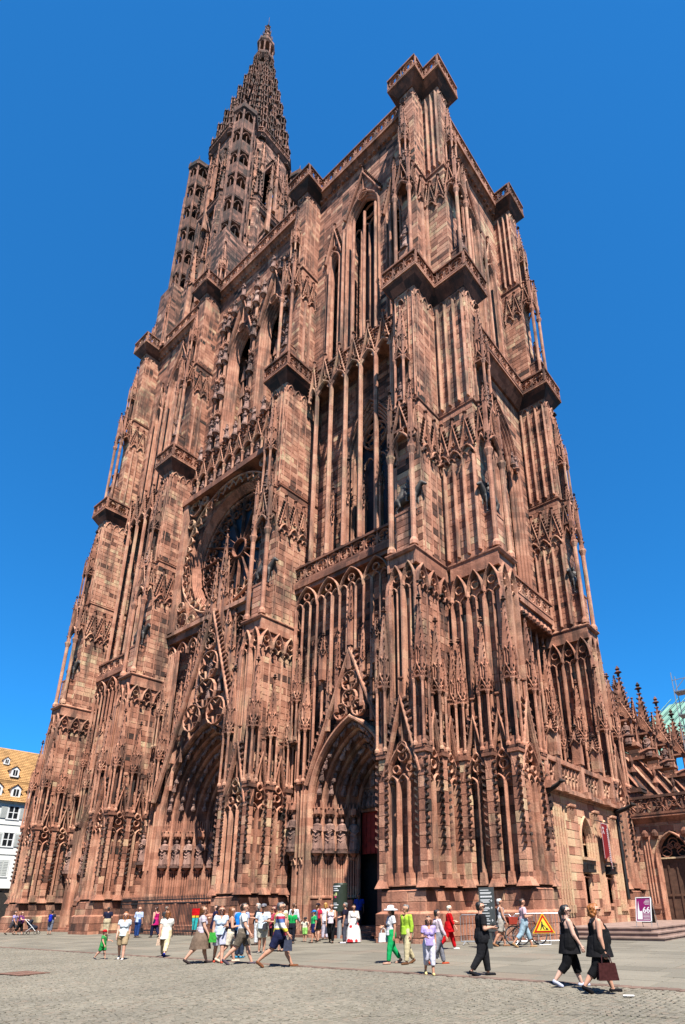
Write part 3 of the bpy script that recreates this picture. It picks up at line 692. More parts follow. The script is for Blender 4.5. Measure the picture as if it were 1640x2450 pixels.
def portal(cx,hw,zs,za,zg,hin,orders,Yf,Yb,lintel,statz,red,fence):
    Pt=ob('portal',None,CATH,(cx,0,0)); F=FW(0,0)
    m=MB(); ks=[]
    for k in range(orders+1):
        t=k/orders; a=hw+(hin-hw)*t; y=Yf+(Yb-Yf)*t; h=(za-zs)*(a/hw)**.85; ks.append((a,y,h))
    # splayed shell
    prev=None
    for k,(a,y,h) in enumerate(ks):
        path=[(-a,ZG)]+arch(a,h,10,0,zs)+[(a,ZG)]
        m.bar(F,path,.17 if k else .3,.22 if k else .36,-y-.02,.6 if k else .66)
        if prev:
            vs=[F.p(u,v,-prev[1]) for u,v in prev[0]]+[F.p(u,v,-y) for u,v in path]; q=len(path)
            m.add(vs,[(i,i+1,q+i+1,q+i) for i in range(q-1)],.35)
        prev=(path,y)
    # thin shafts of the lower jamb
    for k in range(orders):
        a,y,h=ks[k]; a2,y2,h2=ks[k+1]
        for s in (-1,1):
            for q in (.1,.3,.5,.7,.9):
                x=s*(a+(a2-a)*q-.06); yy=y+(y2-y)*q-.03; m.shaft(x,yy,ZG+2.0,statz-.35,.055,5,.6); m.shaft(x,yy,statz+1.9,zs,.05,5,.55,False)
            m.box(min(s*(a-.02),s*(a2-.12)),max(s*(a-.02),s*(a2-.12)),y-.1,y2+.02,ZG,ZG+1.9,.4)
    ob('archivolt',m.mesh('archivolt'),Pt)
    # figures in the arches and on the jambs
    for k in range(orders):
        a=(ks[k][0]+ks[k+1][0])/2; y=(ks[k][1]+ks[k+1][1])/2; h=(ks[k][2]+ks[k+1][2])/2
        A=arch(a-.1,h-.1,60,0,zs); acc=0; last=A[0]
        for i in range(1,len(A)-1):
            acc+=math.hypot(A[i][0]-A[i-1][0],A[i][1]-A[i-1][1])
            if acc>.68:
                acc=0; u,v=A[i]; tx,tz=A[i+1][0]-A[i-1][0],A[i+1][1]-A[i-1][1]
                ang=math.atan2(tx,tz)*(1 if u<0 else 1)
                if u>0: ang+=math.pi
                while ang>math.pi: ang-=2*math.pi
                ob('archivolt_figure',R.choice(SEAT),Pt,(u*.95,y-.2,v),0,R.uniform(1.0,1.2),rot=(0,ang*.85,R.uniform(-.4,.4)))
        for s in (-1,1):
            x=s*((ks[k][0]+ks[k+1][0])/2-.12); yy=(ks[k][1]+ks[k+1][1])/2-.1
            ob('statue',STATUE[(k+(s>0)*3)%6],Pt,(x,yy,statz),-s*.5,1.0); ob('console',CONS,Pt,(x,yy,statz-.12),0,.8); ob('statue_canopy',CANO,Pt,(x,yy,statz+1.95),0,.85)
    # tympanum
    a,y,h=ks[-1]; m=MB()
    m.prism(F,[(-a,lintel)]+[p for p in arch(a,h,8,0,zs) if p[1]>lintel]+[(a,lintel)],-y-.35,-y-.12,.4)
    m.fbox(F,-a,a,lintel-.22,lintel,-y-.3,-y-.02,.5); m.fbox(F,-a*.95,a*.95,lintel+1.15,lintel+1.25,-y-.2,-y-.03,.5)
    ob('tympanum',m.mesh('tympanum'),Pt)
    hwf=archw(a,h); z=lintel+.02
    while z<zs+h-.8:
        w=hwf(max(0,z+.7-zs))-.15; n=int(w*2/.36)
        for q in range(n): ob('relief_figure',R.choice(SEAT),Pt,(-w+(q+.5)*2*w/max(n,1),y-.02,z),R.uniform(-.5,.5),R.uniform(1.35,1.7))
        z+=1.25
    # doorway
    m=MB(); m.fbox(F,-a,a,ZG,lintel,-y-2.6,-y-2.5,.5); ob('doorway',m.mesh('doorway',DARK),Pt)  # near-black sheet stands in for the unlit space behind
    m=MB(); m.fbox(F,-.16,.16,ZG+.4,lintel-.2,-y-.3,-y-.02,.5); ob('trumeau',m.mesh('trumeau'),Pt)
    for s in (-1,1):
        m=MB(); x0,x1=sorted((s*.16,s*a)); zb=4.6 if red else ZG+.4
        m.fbox(F,x0,x1,zb,lintel-.2,-y-.35,-y-.22,.5)
        for q in range(1,4): m.fbox(F,x0+(x1-x0)*q/4-.03,x0+(x1-x0)*q/4+.03,zb,lintel-.2,-y-.22,-y-.18,.5)
        ob('door',m.mesh('door',REDL if red else WOOD),Pt)
    for q in range(3):
        m=MB(); m.box(-hw+.3+.2*q,hw-.3-.2*q,Yf-1.5+.5*q,Yb+.3,ZG+.0,ZG+.17*(q+1)+.05,.45); ob('step',m.mesh('step'),Pt)
    if fence:
        m=MB(); yy=-.6
        for q in range(int(2*hw/.16)): 
            x=-hw+.16*q; m.tube([(x,yy,ZG),(x,yy,2.45)],.024,4,.5); m.frus((x-.03,x+.03,yy-.02,yy+.02),(x,x,yy,yy),2.45,2.62,.5)
        for z in (.5,2.1,2.3): m.box(-hw,hw,yy-.035,yy+.035,z,z+.07,.5)
        ob('railing',m.mesh('railing',IRON),Pt)
    # gable with open tracery
    m=MB(); G=FW(0,Yf-(.12 if hw<4 else .62)); b=hw+.25; z0=zs+1.3
    m.bar(G,[(-b,z0),(0,zg),(b,z0)],.28,.3,0,.6)
    H=zg-z0
    for s in (-1,1):
        n=int(math.hypot(b,H)/.42)
        for q in range(n):
            t=(q+.5)/n; m.crocket(G.p(s*(b*(1-t)+.2),z0+H*t,.15),G.U*s,.3,.25)
    zz=za+.25; aw=lambda z:b*(zg-z)/H
    r=.62*aw(zz+.8)*.8
    cs=[(-r*1.02,zz+.15,r*.72),(r*1.02,zz+.15,r*.72),(0,zz+r*1.25,r*.8)]
    v=zz+r*2.5
    while aw(v)>.45 and len(cs)<8: rr=aw(v)*.62; cs.append((0,v+rr*.4,rr)); v+=rr*1.9
    for (u,vv,rr) in cs:
        m.bar(G,circle(u,vv,rr,14),.13 if hw<4 else .1,.22,0,.58,True)
        for q in range(5):
            an=2*math.pi*q/5+.3; m.bar(G,[(u+rr*.95*math.cos(an-.45),vv+rr*.95*math.sin(an-.45)),(u+rr*.5*math.cos(an),vv+rr*.5*math.sin(an)),(u+rr*.95*math.cos(an+.45),vv+rr*.95*math.sin(an+.45))],.07,.16,.02,.58)
    finial(m,0,Yf-.25,zg,.5)
    ob('gable',m.mesh('portal_gable'),Pt)
    return Pt,ks
hole_f=lambda c,a,zs,h:(lambda v:((c-archw(a,h)(v-zs),c+archw(a,h)(v-zs)) if v<zs+h else None))
def level3(B,hw,unit):
    # level 3: three lancets
    m=MB(); L=[(-3.35,.72,56.),(0,1.8,60.6),(3.35,.72,56.)]
    def hole(v):
        return None
    seg=[(-hw,-4.07),(-2.63,-1.8),(1.8,2.63),(4.07,hw)]
    for a,b in seg:
        ashlar(m,FW(0,2.3),a,b,42.3,64.7,tb=.48)
        if a>-hw: ashlar(m,FN(a,0),-4.2,-2.3,42.3,58.)
        if b<hw: ashlar(m,FS(b,0),2.3,4.2,42.3,58.)
    for c,a,zt in L:
        h=a*(2.1 if a<1 else 1.7); ashlar(m,FW(0,2.3),c-a,c+a,zt-h,64.7,hole=hole_f(c,a,zt-h,h),tb=.48)
    ob('wall',m.mesh('bay_wall'),B)
    m=MB()
    for c,a,zt in L:
        h=a*(2.1 if a<1 else 1.7)
        for k in range(3): m.bar(FW(0,2.3+.2*k),[(c-a+.1*k,42.5)]+arch(a-.1*k,h-.2*k,7,c,zt-h)+[(c+a-.1*k,42.5)],.2,.28,-.06,.57)
        gable(m,FW(0,2.25),c,zt-h*.6,a+.25,4.6 if c==0 else 3.8,.25,0,.2,.55,.7,.36,.24)
        m.bar(FW(0,3.2),circle(c,zt-h*.42,a*.42,12),.12,.16,0,.57,True)
        nm=4 if a>1 else 2
        for q in range(1,nm): m.bar(FW(0,3.2),[(c-a+2*a*q/nm,42.5),(c-a+2*a*q/nm,zt-h)],.13,.2,0,.57)
        for q in range(nm): m.bar(FW(0,3.2),arch(a/nm,a/nm*1.5,4,c-a+2*a*(q+.5)/nm,zt-h-.2),.08,.14,0,.57)
        for zz in range(45,57,3): m.bar(FW(0,3.35),[(c-a,zz),(c+a,zz)],.04,.04,0,.2)
    ob('window_tracery',m.mesh('window_tracery'),B)
    for u in (-3.35,-1.8,-.6,.6,1.8,3.35): ob('string_shaft',unit,B,(u,1.75,42.3),0,(1.7,1.7,12.5 if abs(u)>2 else 14.5))
    m=MB(); m.fbox(FW(0,4.15),-hw,hw,42,61,-.05,0,.5); ob('window_glass',m.mesh('glass',GLASS),B)
    cornice(B,hw)
def side_bay(cx,near):
    hw=5.45
    portal(cx,3.15,7.2,12.1,16.3,1.5,4,1.65,4.05,7.2,4.75,True,False)
    B=ob('bay',None,CATH,(cx,0,0)); F=FW(0,0)
    m=MB(); ashlar(m,FW(0,2.45),-hw,hw,0,24,hole=hole_f(0,2.75,7.2,4.5),tb=.45); ob('wall',m.mesh('bay_wall'),B)
    # outer pair of shafts beside the portal with a statue
    for s in (-1,1):
        m=MB()
        for q in (0,.55): 
            m.box(s*(3.55+q)-.16,s*(3.55+q)+.16,1.35,1.9,0,8.6,.5); m.bar(FW(0,1.35),arch(.15,.3,3,s*(3.55+q),4.0),.06,.1,0,.6)
            m.bar(FW(0,1.35),[(s*(3.55+q)-.12,4.4),(s*(3.55+q)-.12,8.2)],.06,.1,0,.6); m.bar(FW(0,1.35),[(s*(3.55+q)+.12,4.4),(s*(3.55+q)+.12,8.2)],.06,.1,0,.6)
        ob('jamb_pier',m.mesh('jamb_pier'),B); ob('pinnacle',PIN,B,(s*3.8,1.5,8.6)); ob('statue',STATUE[2],B,(s*4.35,1.35,4.9),-s*.4,1.1); ob('console',CONS,B,(s*4.35,1.35,4.75)); ob('statue_canopy',CANO,B,(s*4.35,1.35,7.0))
    # screen of harp strings, level 1
    n=15; us=[-hw+.35+k*(2*hw-.7)/n for k in range(n+1)]
    sh=MB(); sh.shaft(0,0,0,1,.075,6,.6,False); unit=sh.mesh('shaft')
    for k,u in enumerate(us):
        zg=16.3-abs(u)/3.4*7.8; z0=max(8.6,zg+.2) if abs(u)<3.4 else 8.8
        ob('string_shaft',unit,B,(u,1.45,z0),0,(1.15,1.15,20.6-z0) if k%5 else (1.7,1.7,20.6-z0))
    m=MB()
    for k in range(n): c=(us[k]+us[k+1])/2; m.bar(FW(0,1.5),arch((us[1]-us[0])/2,.5,4,c,20.5),.09,.14,0,.58)
    for k in range(0,n,3):
        if k+3<=n: c=(us[k]+us[k+3])/2; m.bar(FW(0,1.5),arch((us[3]-us[0])/2,1.7,6,c,20.4),.1,.2,0,.58); m.bar(FW(0,1.5),circle(c,21.35,.26,8),.07,.14,0,.58,True)
    m.box(-hw,hw,1.42,2.05,21.95,22.25,.35); ob('arcade',m.mesh('string_arcade'),B)
    for u in (-4.4,-2.2,2.2,4.4): ob('pinnacle',PINS if abs(u)>3 else SPIN,B,(u,1.25,11.2 if abs(u)>3 else 14.8),0,1.0)
    ob('pinnacle',SPIKE,B,(0,1.4,15.0),0,(.9,.9,.73)); 
    for s in (-1,1): ob('pinnacle',SPIKE,B,(s*1.0,1.4,12.5),0,(.8,.8,.62)); ob('pinnacle',SPIKE,B,(s*1.75,1.4,11.5),0,(.7,.7,.52))
    m=MB(); m.box(-hw,hw,1.3,2.4,22.25,22.7,.4); parapet(m,FW(0,1.55),-hw,hw,22.7,24.0,.18,0,.5); ob('parapet',m.mesh('parapet'),B)
    # level 2: free strings before a big window
    m=MB(); ashlar(m,FW(0,3.3),-hw,hw,22.4,42.,hole=hole_f(0,2.5,32.,5.6),tb=.45); 
    ashlar(m,FS(-hw+.02,0),1.5,3.4,22.6,42.); ashlar(m,FN(hw-.02,0),-3.4,-1.5,22.6,42.); ob('wall',m.mesh('bay_wall'),B)
    m=MB(); 
    for k in range(4): a=2.5-.18*k; m.bar(FW(0,3.3+.16*k),[(-a,24)]+arch(a,5.6-.3*k,8,0,32.)+[(a,24)],.2,.26,-.05,.55)
    for u in (-1.2,0,1.2): m.bar(FW(0,3.9),[(u,24),(u,32.2)],.14,.2,0,.55)
    for u in (-1.5,-.5,.5,1.5): m.bar(FW(0,3.9),arch(.5,.8,4,u*1.1,31.9),.1,.16,0,.55)
    m.bar(FW(0,3.9),circle(0,34.6,1.15,16),.16,.2,0,.55,True)
    for q in range(6): an=q*math.pi/3; m.bar(FW(0,3.9),circle(.62*math.cos(an),34.6+.62*math.sin(an),.34,8),.07,.15,0,.55,True)
    ob('window_tracery',m.mesh('window_tracery'),B)
    m=MB(); m.prism(FW(0,4.1),[(-2.3,24)]+arch(2.3,5.2,8,0,32.)+[(2.3,24)],-.1,0,.5); ob('window_glass',m.mesh('glass',GLASS),B)
    hu=[-4.0,-2.46,-.92,.56,2.02,3.5]
    for u in hu:
        m2=ob('string_shaft',unit,B,(u,1.5,24.1),0,(2.3,2.3,15.0)); 
    for k,u in enumerate((-3.2,-1.7,-.2,1.3,2.75)): ob('pinnacle',SPIN,B,(u,2.75,23.9),0,(1,1,2.8 if k%2 else 2.2))
    m=MB(); hx=[-4.85]+hu+[4.85]
    for k in range(len(hx)-1):
        c=(hx[k]+hx[k+1])/2; a=(hx[k+1]-hx[k])/2
        m.bar(FW(0,1.6),arch(a,1.25,6,c,38.9),.17,.26,0,.6); gable(m,FW(0,1.55),c,39.5,a*.95,2.9,.2,0,.13,.55,.5,.3,.2)
        for s in (-1,1): m.prism(FW(0,1.55),[(c+s*a*.95,39.0),(c+s*a*.8,39.7),(c+s*a*.45,39.35)],0,.14,.58)
    m.box(-hw,hw,1.75,3.5,40.75,41.0,.35); parapet(m,FW(0,1.9),-hw,hw,41.0,42.3,.14,0,.42); ob('arcade',m.mesh('harp_arcade'),B)
    # thin iron stays across the strings
    m=MB()
    for z in (27.5,31,34.5): m.tube([(-4.9,1.75,z),(4.9,1.75,z+.2)],.018,4,.5); 
    for u in hu: m.tube([(u,1.5,28),(u+.4,3.3,28.3)],.016,4,.5); m.tube([(u,1.5,35),(u+.4,3.3,35.2)],.016,4,.5)
    ob('iron_stay',m.mesh('iron_stay',IRON),B)
    level3(B,5.62,unit)
def cornice(B,hw,y=1.65):
    m=MB(); m.frus((-hw,hw,y+.75,3),(-hw,hw,y+.15,3),64.4,65.2,.33); m.box(-hw,hw,y,3,65.2,65.56,.42)
    for k in range(int(2*hw/.55)):
        u=-hw+.4+k*.55; p=circle(u,0,.17,8); m.lathe(u,y+.5,[(.16,64.62),(.2,64.75),(.1,64.9)],6,.5)
    parapet(m,FW(0,y+.2),-hw,hw,65.56,67.,.16,0,.42); ob('cornice',m.mesh('cornice'),B)
side_bay(-8.66,True); side_bay(-36.62,False)
# ---------------- centre bay
def centre_bay():
    cx=-22.68; hw=7.22
    portal(cx,5.0,7.9,14.6,23.4,2.1,5,1.65,4.7,7.7,4.7,False,True)
    B=ob('bay',None,CATH,(cx,0,0))
    m=MB(); ashlar(m,FW(0,2.45),-hw,hw,0,23.4,hole=hole_f(0,4.45,7.9,6.2),tb=.45); ob('wall',m.mesh('bay_wall'),B)
    sh=MB(); sh.shaft(0,0,0,1,.08,6,.6,False); unit=sh.mesh('shaft')
    for s in (-1,1):
        for k in range(5):
            u=s*(5.35+.33*k); ob('string_shaft',unit,B,(u,1.5,9.5 if k>1 else 12),0,(1.2,1.2,12.2 if k>1 else 9.7))
        for u,zb,zz in ((.75,20,1.0),(1.55,17.5,.95),(2.3,15.6,.9),(3.1,14.,.85),(4.,12,.85)):
            ob('pinnacle',SPIKE,B,(s*u,1.25,zb),0,(1.15,1.15,zz*(1.0 if u<2 else .95)))
            ob('string_shaft',unit,B,(s*u,1.4,zb-2),0,(1.5,1.5,6))
        ob('pinnacle',PIN,B,(s*5.6,1.2,9.2)); ob('pinnacle',PINS,B,(s*6.3,1.1,13.5))
        m=MB()
        for q in (0,.6): m.box(s*(5.45+q)-.17,s*(5.45+q)+.17,1.3,1.9,0,9.2,.5); m.bar(FW(0,1.3),[(s*(5.45+q),4.4),(s*(5.45+q),8.6)],.1,.1,0,.6)
        ob('jamb_pier',m.mesh('jamb_pier'),B); ob('statue',STATUE[1],B,(s*6.4,1.2,5.0),0,1.1); ob('console',CONS,B,(s*6.4,1.2,4.85))
    ob('pinnacle',SPIKE,B,(.3,1.2,21.6),0,(1.3,1.3,1.08))
    for (u,z) in ((-.6,20.),(.6,20.),(0,16.2),(-1.4,16.6),(1.4,16.6),(0,18.)): ob('statue',R.choice(STATUE),B,(u,1.15,z),0,.75); ob('console',CONS,B,(u,1.15,z-.06),0,.7)
    m=MB()
    for k in range(9): 
        c=-hw+.76+k*1.52; m.bar(FW(0,1.6),arch(.72,1.2,5,c,21.2),.12,.2,0,.58); m.bar(FW(0,1.6),circle(c,21.7,.24,8),.07,.14,0,.58,True)
    m.box(-hw,hw,1.35,2.3,22.6,23.4,.45); ob('arcade',m.mesh('arcade'),B)
    # rose window
    RZ=30.05; R0=6.25
    Ro=ob('rose_window',None,CATH,(cx,0,0)); F=FW(0,0)
    m=MB()
    for s in (-1,1): m.box(min(s*6.2,s*6.85),max(s*6.2,s*6.85),1.1,3.0,23.4,36.6,.55)
    m.box(-hw,hw,.95,3.0,36.5,37.05,.3); m.box(-hw,hw,1.1,3.,23.2,23.55,.55)
    # spandrels behind the free ring: wall with round hole
    hol=lambda v:(-math.sqrt(max(0,36.6-(v-RZ)**2)),math.sqrt(max(0,36.6-(v-RZ)**2))) if abs(v-RZ)<6.05 else None
    ashlar(m,FW(0,2.45),-6.3,6.3,23.4,36.6,hole=hol,ch=.3,tb=.45); ob('frame',m.mesh('rose_frame'),Ro)
    m=MB()
    for (r,y,w) in ((6.0,2.35,.24),(5.88,2.45,.2),(5.76,2.55,.2),(5.65,2.65,.2),(5.55,2.75,.2)): m.bar(F,circle(0,RZ,r,56),w,.22,-y-.05,.55,True)
    ob('moulding',m.mesh('rose_moulding'),Ro)
    m=MB(); m.bar(F,circle(0,RZ,R0,56),.14,.2,-1.5,.6,True)
    for k in range(40):
        a=2*math.pi*(k+.5)/40; da=math.pi/40; f=lambda r,b:(r*math.cos(b),RZ+r*math.sin(b))
        m.bar(F,[f(R0-.05,a-da),f(R0-.42,a-da*.6),f(R0-.62,a),f(R0-.42,a+da*.6),f(R0-.05,a+da)],.07,.14,-1.48,.62)
        p=F.p(*f(R0-.7,a),-1.4); m.crocket(p,Vector((-math.cos(a),0,-math.sin(a))),.26,.5)
    for sx in (-1,1):
        for sz in (-1,1):
            for (dx,dz,r) in ((5.35,5.75,.78),(5.75,4.2,.42),(4.0,5.95,.42)):
                m.bar(F,circle(sx*dx,RZ+sz*dz,r,12),.12,.2,-1.5,.6,True)
                for q in range(4): an=q*math.pi/2+.4; m.bar(F,[(sx*dx+r*math.cos(an-.5),RZ+sz*dz+r*math.sin(an-.5)),(sx*dx+r*.5*math.cos(an),RZ+sz*dz+r*.5*math.sin(an)),(sx*dx+r*math.cos(an+.5),RZ+sz*dz+r*math.sin(an+.5))],.07,.14,-1.48,.6)
    ob('open_ring',m.mesh('open_ring'),Ro)
    m=MB(); nP=16; y=-2.95; f=lambda r,b:(r*1.07*math.cos(b),RZ+r*1.07*math.sin(b))
    m.bar(F,circle(0,RZ,.85,20),.16,.4,y,.3,True); m.bar(F,circle(0,RZ,5.15,56),.16,.24,y,.55,True)
    for k in range(nP):
        a=2*math.pi*k/nP; d=math.pi/nP
        m.bar(F,[f(.85,a),f(5.1,a)],.075,.3,y,.3)
        # petal: two lobed heads
        m.bar(F,[f(3.6,a),f(4.5,a+.18*d),f(5.0,a+d),f(4.5,a+1.82*d),f(3.6,a+2*d)],.1,.24,y,.3)
        for q in (.55,1.45): m.bar(F,[(f(3.75,a+q*d)[0]+.3*math.cos(t),f(3.75,a+q*d)[1]+.3*math.sin(t)) for t in [2*math.pi*z/8 for z in range(8)]],.07,.2,y,.3,True)
        m.bar(F,[f(4.4,a+d),(f(4.4,a+d)[0]+.01,f(4.4,a+d)[1])],.05,.1,y,.3)
        c=f(4.5,a+d); m.bar(F,circle(c[0],c[1],.3,8),.07,.2,y,.3,True)
    ob('tracery',m.mesh('rose_tracery'),Ro)
    m=MB(); m.prism(F,circle(0,RZ,5.6,40),-3.2,-2.98,.5); ob('glass',m.mesh('rose_glass',GLASS),Ro)
    # gallery of figures above the rose
    m=MB(); ashlar(m,FW(0,2.5),-hw,hw,37.,42.3,tb=.4); n=11; L=2*hw/n
    for k in range(n+1): u=-hw+k*L; m.shaft(u,1.6,37.05,39.1,.1,6,.6); 
    for k in range(n):
        c=-hw+(k+.5)*L; m.bar(FW(0,1.7),arch(L/2,.9,5,c,39.0),.12,.2,0,.6); gable(m,FW(0,1.65),c,39.3,L*.48,1.9,.18,0,.11,.55,.4,.28,.18,True)
    m.box(-hw,hw,1.75,2.6,40.6,40.8,.35); parapet(m,FW(0,1.85),-hw,hw,40.9,42.2,.14,0,.4,1); ob('figure_gallery',m.mesh('figure_gallery'),B)
    for k in range(n):
        c=-hw+(k+.5)*L; ob('statue',STATUE[k%6],B,(c,1.75,37.15),0,1.0)
        if k<n: ob('statue',STATUE[(k+3)%6],B,(c+L/2 if k<n-1 else c,1.5,42.0 if k%2 else 41.6),0,.85); ob('console',CONS,B,(c+L/2 if k<n-1 else c,1.5,41.9 if k%2 else 41.5),0,.8)
    # belfry level
    m=MB(); Ls=[(-2.45,1.75,57.6),(2.45,1.75,57.6)]
    for a,b in ((-hw,-4.2),(-.7,.7),(4.2,hw)):
        ashlar(m,FW(0,2.4),a,b,42.3,64.7,tb=.45)
        if a>-hw: ashlar(m,FN(a,0),-4.4,-2.4,42.3,56)
        if b<hw: ashlar(m,FS(b,0),2.4,4.4,42.3,56)
    for c,a,zt in Ls: ashlar(m,FW(0,2.4),c-a,c+a,zt-3.6,64.7,hole=hole_f(c,a,zt-3.6,3.6),tb=.45)
    ob('wall',m.mesh('bay_wall'),B)
    m=MB()
    for c,a,zt in Ls:
        for k in range(5): m.bar(FW(0,2.4+.2*k),[(c-a+.1*k,42.4)]+arch(a-.1*k,3.6-.15*k,8,c,zt-3.6)+[(c+a-.1*k,42.4)],.17,.24,-.05,.56)
        gable(m,FW(0,2.3),c,zt-2.6,a+.3,6.2,.3,0,.24,.55,.6,.4,.28)
        for k in range(3): 
            u=c-.8+.8*k; 
            for z in (45,47.2,49.4,51.6): m.prism(FW(0,3.6),[(u-.36,z),(u,z+2.0),(u+.36,z)],0,.1,.6)
    ob('window_tracery',m.mesh('window_tracery'),B)
    m=MB(); m.fbox(FW(0,4.3),-hw,hw,42,60,-.05,0,.5); ob('window_glass',m.mesh('glass',GLASS),B)
    for u in (-5.3,-4.5,0,4.5,5.3):
        for z in (44.5,49.2,53.8,58.4): 
            ob('statue',R.choice(STATUE),B,(u,1.95,z),0,1.05); ob('console',CONS,B,(u,1.95,z-.1),0,.9); ob('statue_canopy',CANO,B,(u,1.95,z+2.05),0,.8); ob('string_shaft',unit,B,(u,2.1,z-2.2),0,(1.8,1.8,2.))
    for u,z in ((-1.2,59.5),(1.2,59.5),(-2.35,62.2),(2.35,62.2),(0,61.5),(-3.6,60.8),(3.6,60.8)): ob('statue',R.choice(STATUE),B,(u,1.9,z-1),0,1.0); ob('console',CONS,B,(u,1.9,z-1.1),0,.9)
    cornice(B,hw)
centre_bay()
# ---------------- south bay between the two south buttresses
def south_bay():
    hw=5.4; B=ob('bay',None,CATH,(SX0,8.52,0),math.pi/2)
    sh=MB(); sh.shaft(0,0,0,1,.075,6,.6,False); unit=sh.mesh('shaft')
    m=MB(); ashlar(m,FW(0,2.3),-hw,hw,0,22.,tb=.5); ob('wall',m.mesh('bay_wall'),B)
    for u in (-4.2,-1.4,1.4,4.2): ob('pinnacle',PIN,B,(u,1.5,9.3),0,(1,1,1.15))
    for u in (-2.8,0,2.8): ob('gable',MESH['gable_s'],B,(u,1.55,1.2),0,(1.25,1,1.))
    for u in [-4.7+k*.94 for k in range(11)]: ob('string_shaft',unit,B,(u,1.75,8.6),0,(1.2,1.2,10.6))
    m=MB(); m.box(-hw,hw,1.1,2.2,19.2,19.9,.3)
    for k in range(18): m.lathe(-hw+.3+k*.56,1.15,[(.1,19.1),(.22,19.3),(.1,19.6)],6,.45)
    m.box(-hw,hw,.95,2.2,19.9,20.35,.45); parapet(m,FW(0,1.1),-hw,hw,20.35,21.6,.14,0,.5)
    m.frus((-hw,hw,1.35,2.3),(-hw,hw,2.1,2.3),21.0,22.8,.12); ob('parapet',m.mesh('parapet'),B)
    m=MB(); ashlar(m,FW(0,1.9),-hw,hw,22.,41.,hole=hole_f(0,3.9,32.8,5.6),tb=.6); ashlar(m,FW(0,2.6),-3.9,3.9,22.,39,tb=.55)
    for k in range(4): a=3.95-.17*k; m.bar(FW(0,1.9+.17*k),[(-a,22.6)]+arch(a,5.7-.2*k,9,0,32.8)+[(a,22.6)],.18,.24,-.04,.6)
    for u in (-2.2,-1.1,1.1,2.2): m.bar(FW(0,2.6),[(u,22.8),(u,33)],.16,.2,0,.6)
    ob('wall',m.mesh('bay_wall'),B)
    m=MB()
    for k in range(3): a=1.7-.15*k; m.bar(FW(0,2.5+.1*k),[(-a,23.5)]+arch(a,3.4,7,0,31.)+[(a,23.5)],.16,.2,-.02,.58)
    m.bar(FW(0,2.6),[(0,23.5),(0,33)],.14,.2,0,.58); ob('window_tracery',m.mesh('window_tracery'),B)
    m=MB(); m.prism(FW(0,2.6),[(-1.4,23.5)]+arch(1.4,3,6,0,31.)+[(1.4,23.5)],0.0,.05,.5); ob('window_glass',m.mesh('glass',GLASS),B)
    for u in (2.9,3.5): ob('statue',STATUE[4],B,(u,1.75,33),0,.6); ob('console',CONS,B,(u,1.75,32.9),0,.8)
    m=MB(); m.frus((-hw,hw,1.7,2.6),(-hw,hw,1.1,2.6),39.9,40.7,.33); m.box(-hw,hw,1.0,2.8,40.7,40.95,.42); parapet(m,FW(0,1.15),-hw,hw,40.95,42.3,.14,0,.42); ob('parapet',m.mesh('parapet'),B)
    level3(B,hw,unit); cornice(B,hw,1.5)
south_bay()
# ---------------- dark core added inside to block light, platform
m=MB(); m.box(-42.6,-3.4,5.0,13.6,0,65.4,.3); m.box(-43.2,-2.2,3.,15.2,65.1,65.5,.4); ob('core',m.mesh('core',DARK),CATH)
m=MB(); ashlar(m,FW(0,15.6),-43,-1.5,0,1,tb=.4); m.box(-43.2,-1.6,15.2,15.9,0,65.5,.45); m.box(-43.4,-42.9,3.,15.5,0,65.5,.45); ob('rear_wall',m.mesh('rear_wall'),CATH)
for (x0,x1) in ((-43.5,-41.6),): pass

# ---------------- tower
TX,TY=-36.55,8.4; AP=5.3
Tw=ob('tower',None,CATH,(TX,TY,65.5)); fw=AP*math.tan(math.pi/8)
def oct_face(m):
    F=FW(0,-AP); 
    ashlar(m,F,-fw,fw,0,22.5,hole=hole_f(0,1.6,13.,4.6),tb=.42); ashlar(m,F,-fw,fw,22.5,37.5,hole=hole_f(0,1.65,29.,3.9),tb=.42)
    for k in range(4):
        a=1.65-.1*k; m.bar(FW(0,-AP+.2*k),[(-a,.5)]+arch(a,4.7,7,0,13.)+[(a,.5)],.18,.26,-.04,.5); a=1.7-.1*k; m.bar(FW(0,-AP+.2*k),[(-a,23)]+arch(a,4.,7,0,29.)+[(a,23)],.18,.26,-.04,.5)
    gable(m,FW(0,-AP-.1),0,14.6,1.9,6.,.3,0,.22,.5,.8,.4,.28); gable(m,FW(0,-AP-.1),0,29.2,1.9,5.4,.3,0,.22,.5,.8,.4,.28)
    m.bar(FW(0,-AP+.9),[(0,.5),(0,14)],.2,.2,0,.5); m.bar(FW(0,-AP+.9),[(0,23),(0,29)],.2,.2,0,.5)
    m.frus((-fw-.2,fw+.2,-AP-.35,-AP+.3),(-fw-.3,fw+.3,-AP-.55,-AP+.3),21.6,22.1,.35); parapet(m,FW(0,-AP-.4),-fw-.1,fw+.1,22.1,23.1,.12,0,.45,1)
    m.frus((-fw-.2,fw+.2,-AP-.1,-AP+.3),(-fw-.3,fw+.3,-AP-.45,-AP+.3),36.9,37.6,.35); parapet(m,FW(0,-AP-.35),-fw-.1,fw+.1,37.6,38.7,.12,0,.45,1)
    for s in (-1,1):
        ashbox(m,s*fw-.35,s*fw+.35,-AP-.75,-AP+.2,0,13,tb=.42); ashbox(m,s*fw-.28,s*fw+.28,-AP-.5,-AP+.2,13,24,tb=.42); spirelet(m,s*fw,-AP-.45,24,28.5,.28,6,.45,.3)
        m.shaft(s*(fw-.6),-AP-.35,0,21,.09,5,.55); m.shaft(s*(fw-.6),-AP-.35,23,34,.08,5,.55)
OF=[piece(oct_face,'octagon_face',SOOTY) for k in range(3)]
